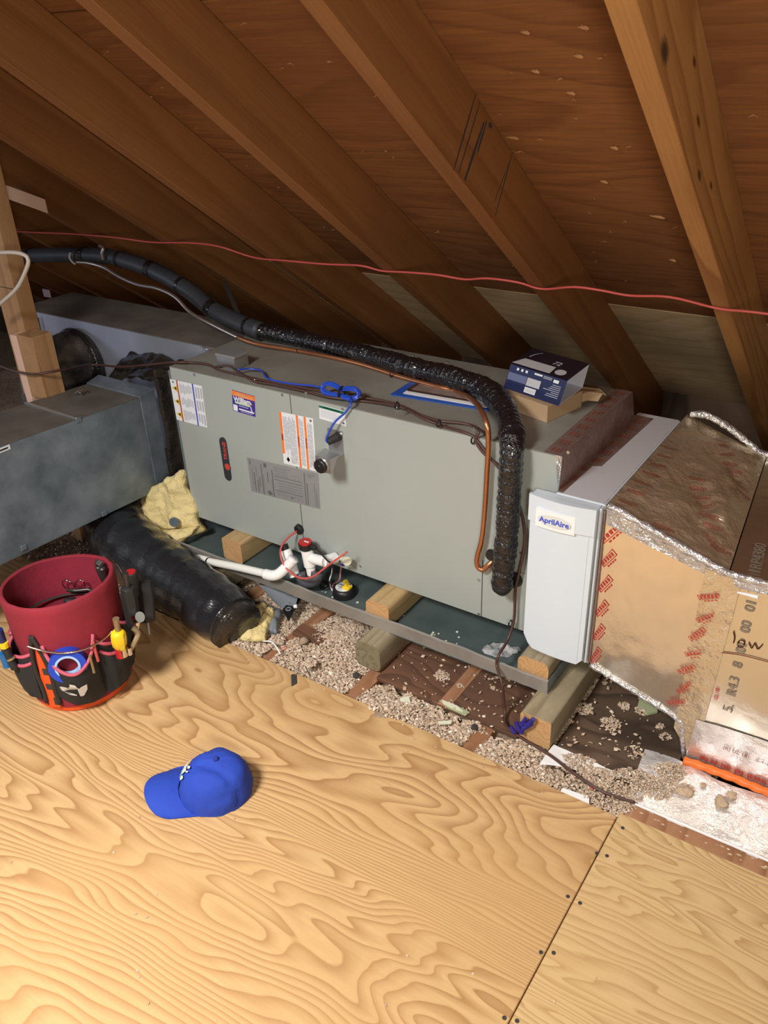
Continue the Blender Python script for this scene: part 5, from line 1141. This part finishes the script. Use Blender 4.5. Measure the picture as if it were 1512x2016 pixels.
# ================================================================= CAP
cp_ = thing('baseball_cap', 'blue cotton baseball cap lying on the plywood deck', 'cap', at(425, 1557, 'z', ZF))
cc = at(425, 1557, 'z', ZF); fwd = (at(300, 1562, 'z', ZF)-cc); fwd.z = 0; fwd.normalize(); sid = V((-fwd.y, fwd.x, 0))
if sid.dot(RR) < 0: pass
def capP(lx, ly, lz): return cc+fwd*lx+sid*ly+V((0, 0, lz))
bm = BM(); NU, NV = 48, 18; rings = []
for j in range(NV+1):
    ph = math.pi/2*j/NV; ring = []
    for i in range(NU):
        a = 2*math.pi*i/NU; rx, ry, rz = .074, .067, .084
        if math.cos(a) < 0: rx = .074
        cr = math.cos(ph)**.72; lx, ly, lz = rx*math.cos(a)*cr, ry*math.sin(a)*cr, rz*math.sin(ph)**.9
        # panel seams and folds
        k = 1-.025*math.exp(-(abs(math.sin(3*a))/.12)**2)*cr
        dent = 1+(.07*nz((lx, ly, lz), 22, 5)-.07*math.exp(-((ly-.02+lx*.5)/.007)**2))*(1 if lz > .012 else .2)*(.2+.8*(lx < .04))+.03*nz((lx, ly*2, lz), 60, 6)
        lean = -.012*math.sin(ph)
        ring.append(bm.verts.new(capP(lx*k*dent+lean, ly*k*dent, lz*dent+.001)))
    rings.append(ring)
for A_, B_ in zip(rings, rings[1:-1]):
    for i in range(NU): bm.faces.new([A_[i], A_[(i+1) % NU], B_[(i+1) % NU], B_[i]])
tp = bm.verts.new(capP(-.012, 0, .0885))
for i in range(NU): bm.faces.new([rings[-2][i], rings[-2][(i+1) % NU], tp])
for v_ in rings[-1]: bm.verts.remove(v_)
obj('crown', bm, m_cap, cp_, smooth='all')
bm = BM(); g1 = []
NB = 20
for i in range(NB+1):
    a = -1.25+2.5*i/NB; row = []
    for j in range(9):
        s = j/8; inner = V((.072*math.cos(a), .067*math.sin(a), 0)); outer = V((.04+.1*math.cos(a*.92), .07*math.sin(a*1.05), 0))
        p = inner.lerp(outer, s); zz = .022+.012*math.sin(s*math.pi*.6)-.55*(p.y**2)/.09-.012*s
        row.append((p.x, p.y, max(zz, .003)))
    g1.append([bm.verts.new(capP(*q)) for q in row])
for A_, B_ in zip(g1, g1[1:]):
    for j in range(8): bm.faces.new([A_[j], B_[j], B_[j+1], A_[j+1]])
geo = bmesh.ops.extrude_face_region(bm, geom=bm.faces[:])
for v_ in [q for q in geo['geom'] if isinstance(q, bmesh.types.BMVert)]: v_.co.z -= .0022
obj('brim', bm, m_cap, cp_, smooth=True)
bm = BM(); bmesh.ops.create_uvsphere(bm, u_segments=10, v_segments=6, radius=.006, matrix=Matrix.Translation(capP(-.012, 0, .088))); obj('top_button', bm, m_capd, cp_, smooth='all')
def crownS(a, ph, off):
    cr = math.cos(ph)**.72; return capP((.074+off)*math.cos(a)*cr-.012*math.sin(ph), (.067+off)*math.sin(a)*cr, (.084+off)*math.sin(ph)**.9)
def emb(a0, a1, p0, p1, m_):
    bm = BM(); g_ = [[bm.verts.new(crownS(a0+(a1-a0)*i/8+.10*(j/4), p0+(p1-p0)*j/4, .0045+.001*nz((i, j, 0), .9))) for j in range(5)] for i in range(9)]
    for i in range(8):
        for j in range(4): bm.faces.new([g_[i][j], g_[i+1][j], g_[i+1][j+1], g_[i][j+1]])
    return obj('embroidery', bm, m_, cp_, smooth=True)
e1 = emb(-.62, .08, .62, .85, m_embl); e1['label'] = 'green and pale embroidered emblem on the crown front'
emb(-.5, .1, .52, .62, m_embg); emb(.1, .24, .55, .7, m_embl); emb(-.02, .12, .9, 1.0, m_embl); emb(.16, .24, .84, .92, m_embl)

# ================================================================= BUCKET
bc = V((.163, -.551, ZF))
bk = thing('tool_bucket', 'orange plastic bucket fitted with a red and black tool pocket liner', 'bucket', bc)
RB_, RT = .110, .118; HB = .285
def rz(z): return RB_+(RT-RB_)*min(1, max(0, z/HB))
bm = BM(); lathe(bm, [(.001, .0), (RB_-.004, .0), (RB_, .004), (rz(.14), .14), (rz(.26), .26), (rz(.26)-.003, .26), (rz(.14)-.003, .14), (RB_-.004, .006), (.001, .006)], bc, 56); obj('bucket_body', bm, m_bucket, bk, smooth=True)
AG = -1.2   # angle of the open gap
def arc_panel(a0, a1, zlo, zhi, ro, th, na=24, nzz=10, top=None, bot=None, bulge=0, mat_=None, name='pocket', par=bk, fold=0):
    bm = BM(); g_ = []
    for i in range(na+1):
        s = i/na; a = a0+(a1-a0)*s; col_ = []
        z1 = zhi-(top(s) if top else 0); z0 = zlo+(bot(s) if bot else 0)
        for j in range(nzz+1):
            t = j/nzz; z = z0+(z1-z0)*t; r = rz(z)+ro+bulge*math.sin(math.pi*s)*math.sin(math.pi/2*min(1, t*.9+.25))+fold*math.sin(s*19+z*30)*.5
            col_.append(V((math.cos(a)*r, math.sin(a)*r, z))+bc)
        g_.append(col_)
    vv = [[bm.verts.new(p) for p in c_] for c_ in g_]
    for A_, B_ in zip(vv, vv[1:]):
        for j in range(nzz): bm.faces.new([A_[j], B_[j], B_[j+1], A_[j+1]])
    geo = bmesh.ops.extrude_face_region(bm, geom=bm.faces[:])
    for v_ in [q for q in geo['geom'] if isinstance(q, bmesh.types.BMVert)]:
        d = v_.co-bc; d.z = 0; v_.co += d.normalized()*th
    o_ = obj(name, bm, mat_, par, smooth=True); return o_, [c_[-1] for c_ in g_]
# red outer and inner cloth
def wobr(r, z, a): k = 1+.02*nz((math.cos(a), math.sin(a), z*6), 1.6, 4)+.012*nz((math.cos(a)*3, math.sin(a)*3, z*20), 2, 5); return r*k, z+((-.0085*math.cos(a-2.646)+.003*math.sin(2*a+.6)) if z > .2 else 0)
bm = BM(); lathe(bm, [(rz(.10)+.004, .10), (rz(.15)+.005, .15), (RT+.004, .22), (RT+.005, .268), (RT+.004, .285), (RT, .291), (RT-.005, .287)], bc, 72, wob=wobr); obj('red_liner_outside', bm, m_red, bk, smooth='all')
bm = BM(); lathe(bm, [(RT-.005, .287), (RT-.007, .26), (RT-.012, .2), (RT-.022, .15), (RT-.03, .13)], bc, 72, wob=wobr); obj('red_liner_inside', bm, m_redin, bk, smooth='all')
bm = BM(); lathe(bm, [(RT-.019, .188), (RT-.022, .194), (RT-.025, .190)], bc, 60, wob=lambda r, z, a: (r, z+.006*math.sin(a*2))); obj('inner_band', bm, m_trim, bk, smooth=True)
bm = BM(); lathe(bm, [(.001, .13), (RT-.03, .14)], bc, 36, wob=lambda r, z, a: (r, z+.012*nz((math.cos(a)*r*30, math.sin(a)*r*30, 0), 1))); obj('inner_floor', bm, m_redin, bk, smooth='all')
# red skirt (between pockets and top) left and right of the gap
arc_panel(AG+.13, AG+3.0, .02, .23, .003, .002, 40, 6, mat_=m_red, name='red_skirt', top=None)
arc_panel(AG-2.7, AG-.13, .02, .23, .003, .002, 40, 6, mat_=m_red, name='red_skirt', top=None)
pk = []
def pocket(a0, a1, zlo, zhi, dip, ro=.006, bulge=.012, bot=None):
    o_, rim = arc_panel(a0, a1, zlo, zhi, ro, .002, 26, 12, top=lambda s: dip*math.sin(math.pi*s)**.8, bot=bot, bulge=bulge, mat_=m_pocket, name='pocket', fold=.002)
    bm = BM(); tube(bm, [V(p)+(V(p)-bc-V((0, 0, p.z-bc.z))).normalized()*.001 for p in rim], .0042, 6); tag(obj('pocket_binding', bm, m_pinkb, o_, smooth='all'), 'pink binding'); return o_
p1_ = pocket(AG+.13, AG+1.02, .03, .20, .062, .006, .034, bot=lambda s: .03*(1-s)**3)
pocket(AG+1.02, AG+1.66, .035, .182, .024, .005, .014)
pocket(AG+1.04, AG+1.62, .034, .155, .022, .013, .012)
pocket(AG+1.66, AG+2.3, .04, .18, .02, .006, .014)
pocket(AG-.95, AG-.14, .045, .172, .012, .006, .016)
pocket(AG-.95, AG-.16, .046, .15, .012, .013, .014)
pocket(AG-1.7, AG-.97, .045, .18, .02, .006, .014)
# dark edge straps of the gap
for sgn in (-1, 1):
    pts_ = [bc+V((math.cos(AG+sgn*d_)*(rz(z)+.009), math.sin(AG+sgn*d_)*(rz(z)+.009), z)) for d_, z in ((.01, .225), (.05, .205), (.12, .165), (.15, .12), (.13, .07), (.14, .035))]
    bm = BM(); tube(bm, smooth_path(pts_, 4), .0055, 6); obj('edge_binding', bm, m_trim, bk, smooth='all')
# orange wedge shown in the gap
arc_panel(AG-.11, AG+.11, .02, .205, .0065, .001, 8, 8, top=lambda s: .0+.1*abs(2*s-1), mat_=m_bucket, name='gap_wedge')
bm = BM()
for (da, z0, z1) in ((.06, .118, .135), (.03, .075, .09), (.10, .03, .05)):
    a = AG+da; r = rz(z0)+.0085; box(bm, (-.008, -.0006, z0), (.008, .0006, z1), M=Matrix.Translation(bc)@Matrix.Rotation(a+math.pi/2, 4, 'Z')@Matrix.Translation((0, -r, 0)))
tag(obj('bucket_print', bm, m_dirt, bk), 'dark printing on the orange bucket')
# emblem on the front pocket
def onp(a, z, lift=.0):
    q = min(1, max(0, (a-(AG+.13))/.89)); z1 = .20-.062*max(0, math.sin(math.pi*q))**.8; z0 = .03+.03*(1-q)**3; t = (z-z0)/(z1-z0)
    r = rz(z)+.006+.034*math.sin(math.pi*q)*math.sin(math.pi/2*min(1, t*.9+.25))+.001*math.sin(q*19+z*30)+.002+lift; return bc+V((math.cos(a)*r, math.sin(a)*r, z))
ac, zc = AG+.5, .090
def eq(x, y): return onp(ac+x*.21, zc+y*.024, .0022)
bm = BM()
for q in ([(-1, .35), (-.75, .62), (-.3, .55), (-.15, .72), (-.12, 1.0), (.2, .85), (.3, .5), (.42, .3), (.1, .45), (-.5, .38), (-.78, .2), (-.75, -.05), (-.9, .0)],
          [(-.9, 0), (-.75, -.05), (-.1, -.2), (.15, -.5), (.1, -.62), (-.3, -.4)],
          [(.32, .42), (.42, .3), (.5, .45), (.95, .52), (.9, -.1), (.6, -.75), (.42, -.85), (.32, -.7), (.45, -.25), (.3, .05)]):
    vs_ = [bm.verts.new(eq(x, y)) for x, y in q]; f_ = bm.faces.new(vs_)
bmesh.ops.triangulate(bm, faces=bm.faces[:])
o_ = obj('emblem', bm, m_emb, bk, keep=True); tag(o_, 'silver-white angular emblem on the front pocket')
# handle
hp = [bc+V((math.cos(a)*(RT+.026), math.sin(a)*(RT+.026), z)) for a, z in ((AG-.02, .215), (AG+.2, .205), (AG+.5, .192), (AG+.8, .187), (AG+1.1, .190), (AG+1.45, .20))]
bm = BM(); tube(bm, smooth_path(hp, 5), .0022, 8); tag(obj('wire_handle', bm, m_chrome, bk, smooth='all'), 'bare wire bail handle')
hp = [bc+V((math.cos(a)*(RT+.02), math.sin(a)*(RT+.02), z)) for a, z in ((AG+2.0, .18), (AG+2.2, .22), (AG+2.5, .26), (AG+2.9, .27))]
bm = BM(); tube(bm, smooth_path(hp, 5), .0022, 8); obj('wire_handle', bm, m_chrome, bk, smooth='all')
# tools -----------------------------------------------------------
def pol(da, r, z): return bc+V((math.cos(AG+da)*r, math.sin(AG+da)*r, z))
def driver(da, r, z0, z1, hr, mh, label, tip=None, mt=None, lean=0, group=None, cap=None):
    a, b = pol(da, r, z0), pol(da+lean, r+.004, z1); d_ = (b-a).normalized()
    t_ = thing('screwdriver', label, 'screwdriver', a, group); bm = BM()
    tube(bm, [a, a+(b-a)*.1, a+(b-a)*.5, a+(b-a)*.85, b, b+d_*.003], lambda t: hr*(.75+.35*math.sin(math.pi*min(1, t*.9+.1)))*(.9 if t > .95 else 1), 12, rf=lambda i, k, q: 1+.08*(k % 2)); obj('handle', bm, mh, t_, smooth=True)
    bm = BM(); cyl(bm, a-d_*.03, a, .003, 8); obj('shaft', bm, m_steel, t_)
    if tip: bm = BM(); cyl(bm, b, b+d_*tip, .005, 10, .0075); obj('bit', bm, mt, t_)
    if cap: bm = BM(); cyl(bm, b, b+d_*.004, hr*.8, 12); obj('end_cap', bm, cap, t_)
    return t_
driver(1.32, .150, .15, .192, .0145, m_yel, 'screwdriver with a yellow collar and brass-coloured head in the front right pocket', .038, m_brass)
bm = BM(); a = pol(1.32, .150, .145); cyl(bm, a-V((0, 0, .02)), a+V((0, 0, .012)), .0135, 12); tag(obj('red_sleeve', bm, m_redp), 'red tool sleeve below the yellow screwdriver collar', 'tool')
driver(1.78, .149, .16, .262, .0155, m_grip, 'black-handled screwdriver standing tallest behind the chrome ratchet', .04, m_darkmet)
driver(2.08, .152, .17, .272, .0145, m_grip, 'black screwdriver with a red end cap at the right of the bucket', cap=m_redp)
driver(1.92, .174, .15, .235, .018, m_grip, 'thick black grip leaning out at the right of the bucket', lean=.22)
rt = thing('ratchet', 'chrome ratchet wrench in the right pocket of the bucket', 'ratchet', pol(1.6, .16, .15))
a = pol(1.66, .172, .195); bm = BM(); n_ = V((math.cos(AG+1.3), math.sin(AG+1.3), .6)).normalized(); cyl(bm, a-n_*.007, a+n_*.007, .0125, 20); obj('ratchet_head', bm, m_chrome, rt)
bm = BM(); tube(bm, [a, pol(1.6, .164, .165), pol(1.54, .156, .13)], .0065, 8); obj('ratchet_arm', bm, m_chrome, rt)
bm = BM(); P_ = [pol(1.42, .163, .135), pol(1.49, .170, .15), pol(1.56, .174, .165), pol(1.54, .166, .18)]
tube(bm, smooth_path(P_, 4), .006, 8); tag(obj('adjustable_wrench', bm, m_brass, smooth=True), 'small brass-toned wrench jaw in the right pocket', 'wrench')
for k, (da, z) in enumerate(((1.28, .148), (1.37, .143))):
    p = pol(da, .166, z); bm = BM(); cyl(bm, p-V((0, 0, .015)), p+V((0, 0, .004)), .0062, 12); tag(obj('socket', bm, m_chrome), ('small chrome socket, left one in the right pocket', 'small chrome socket, right one in the right pocket')[k], 'socket')
# blue tape roll
tr = thing('tape_roll', 'roll of blue tape tucked into the front pocket', 'tape roll', pol(.58, .137, .11))
ax = V((math.cos(AG+.5), math.sin(AG+.5), .12)).normalized(); c_ = pol(.5, .137, .152); u_ = ax.cross(V((0, 0, 1))).normalized(); w_ = ax.cross(u_)
def ringy(bm, r0, r1, h0, h1, n=30):
    R = [[bm.verts.new(c_+ax*h+(u_*math.cos(a)+w_*math.sin(a))*r) for a in [2*math.pi*k/n for k in range(n)]] for r, h in ((r0, h0), (r1, h0), (r1, h1), (r0, h1))]
    for A_, B_ in zip(R, R[1:]+R[:1]):
        for k in range(n): bm.faces.new([A_[k], A_[(k+1) % n], B_[(k+1) % n], B_[k]])
bm = BM(); ringy(bm, .027, .040, -.014, .006); obj('tape', bm, m_tape, tr, smooth=True)
bm = BM(); ringy(bm, .022, .0268, -.013, .007); obj('core', bm, m_tapel, tr, smooth=True)
bm = BM(); cyl(bm, pol(.84, .146, .12), pol(.84, .146, .168), .003, 8); tag(obj('pencil_stub', bm, m_brass), 'brass-coloured stick beside the blue tape roll', 'tool')
bm = BM(); cyl(bm, pol(.95, .14, .14), pol(.95, .138, .19), .0035, 8); tag(obj('red_marker', bm, m_redw), 'red pen at the right of the blue tape roll', 'pen')
# left pocket tools
pl_ = thing('pliers', 'pliers with yellow and black grips in the left pocket', 'pliers', pol(-.5, 0.1410, 0.1360))
bm = BM(); cyl(bm, pol(-.42, 0.1460, 0.1360), pol(-.5, 0.1480, 0.1910), .0085, 10); obj('grip', bm, m_grip, pl_)
bm = BM(); a = pol(-.5, 0.1480, 0.1910); cyl(bm, a, a+V((0, 0, .012)), .0095, 10); obj('grip_tip', bm, m_yel, pl_)
bm = BM(); cyl(bm, pol(-.43, 0.1465, 0.1610), pol(-.44, 0.1468, 0.1650), .0095, 10); obj('grip_band', bm, m_brass, pl_)
bm = BM(); tube(bm, [pol(-.55, 0.1460, 0.1460), pol(-.53, 0.1480, 0.2260), pol(-.52, 0.1480, 0.2360)], .0085, 10); tag(obj('screwdriver', bm, m_navyp, smooth=True), 'navy handled tool standing tallest in the left pocket', 'screwdriver')
bm = BM(); tube(bm, [pol(-.55, 0.1530, 0.1360), pol(-.57, 0.1530, 0.1680), pol(-.57, 0.1530, 0.1720)], .009, 10); tag(obj('screwdriver', bm, m_bluep, smooth=True), 'bright blue handle low in the left pocket', 'screwdriver')
# inside: snips handles, pliers, dark straps
sn = thing('snips', 'scissor snips with wire loop handles inside the bucket', 'snips', bc+V((0, 0, .17)))
pm = at(146, 1152, 'z', ZF+.215)
for s in (-1, 1):
    c0_ = pm+RR*(.014*s); ring = [c0_+RR*(math.cos(a)*.012+.003*s*math.sin(a))+V((0, 0, 1))*math.sin(a)*.014 for a in [2*math.pi*k/16 for k in range(17)]]
    bm = BM(); tube(bm, ring, .0017, 6, cap=False); obj('loop_handle', bm, m_chrome, sn, smooth='all')
bm = BM(); tube(bm, [pm-RR*.02-V((0, 0, .014)), pm-V((0, 0, .016)), pm+RR*.03-V((0, 0, .012)), pm+RR*.05-V((0, 0, .02))], .0045, 6); obj('snips_blade', bm, m_darkmet, sn, smooth='all')
ip_ = thing('pliers', 'dark pliers hooked inside the right wall of the bucket', 'pliers', bc+V((.1, .05, .2)))
for k, dx in enumerate((0, .012)):
    bm = BM(); P_ = [at(193+dx*600, 1115+k*3, 'z', ZF+.285), at(199+dx*600, 1132, 'z', ZF+.262), at(207+dx*300, 1150, 'z', ZF+.235)]; tube(bm, smooth_path(P_, 4), lambda t: .008-.003*t, 8); obj('grip', bm, m_darkmet, ip_, smooth='all')
bm = BM(); a = at(196, 1113, 'z', ZF+.285); cyl(bm, a-V((0, .004, 0)), a+V((0, .006, .006)), .011, 12); obj('jaw', bm, m_darkmet, ip_)
bm = BM(); P_ = [at(u, v, 'z', ZF+.165) for u, v in ((85, 1192), (105, 1188), (112, 1178), (128, 1180), (140, 1186), (150, 1172), (170, 1166), (185, 1168))]
tube(bm, resample(smooth_path(P_, 5), .005), lambda t: .007+.004*t, 8, rf=lambda i, k, q: 1+.35*nz(q, 70, 3)); tag(obj('nylon_strap', bm, m_grip, smooth='all'), 'dark crumpled strap and tools in the bottom of the bucket', 'strap')
print('objects', len(bpy.data.objects))
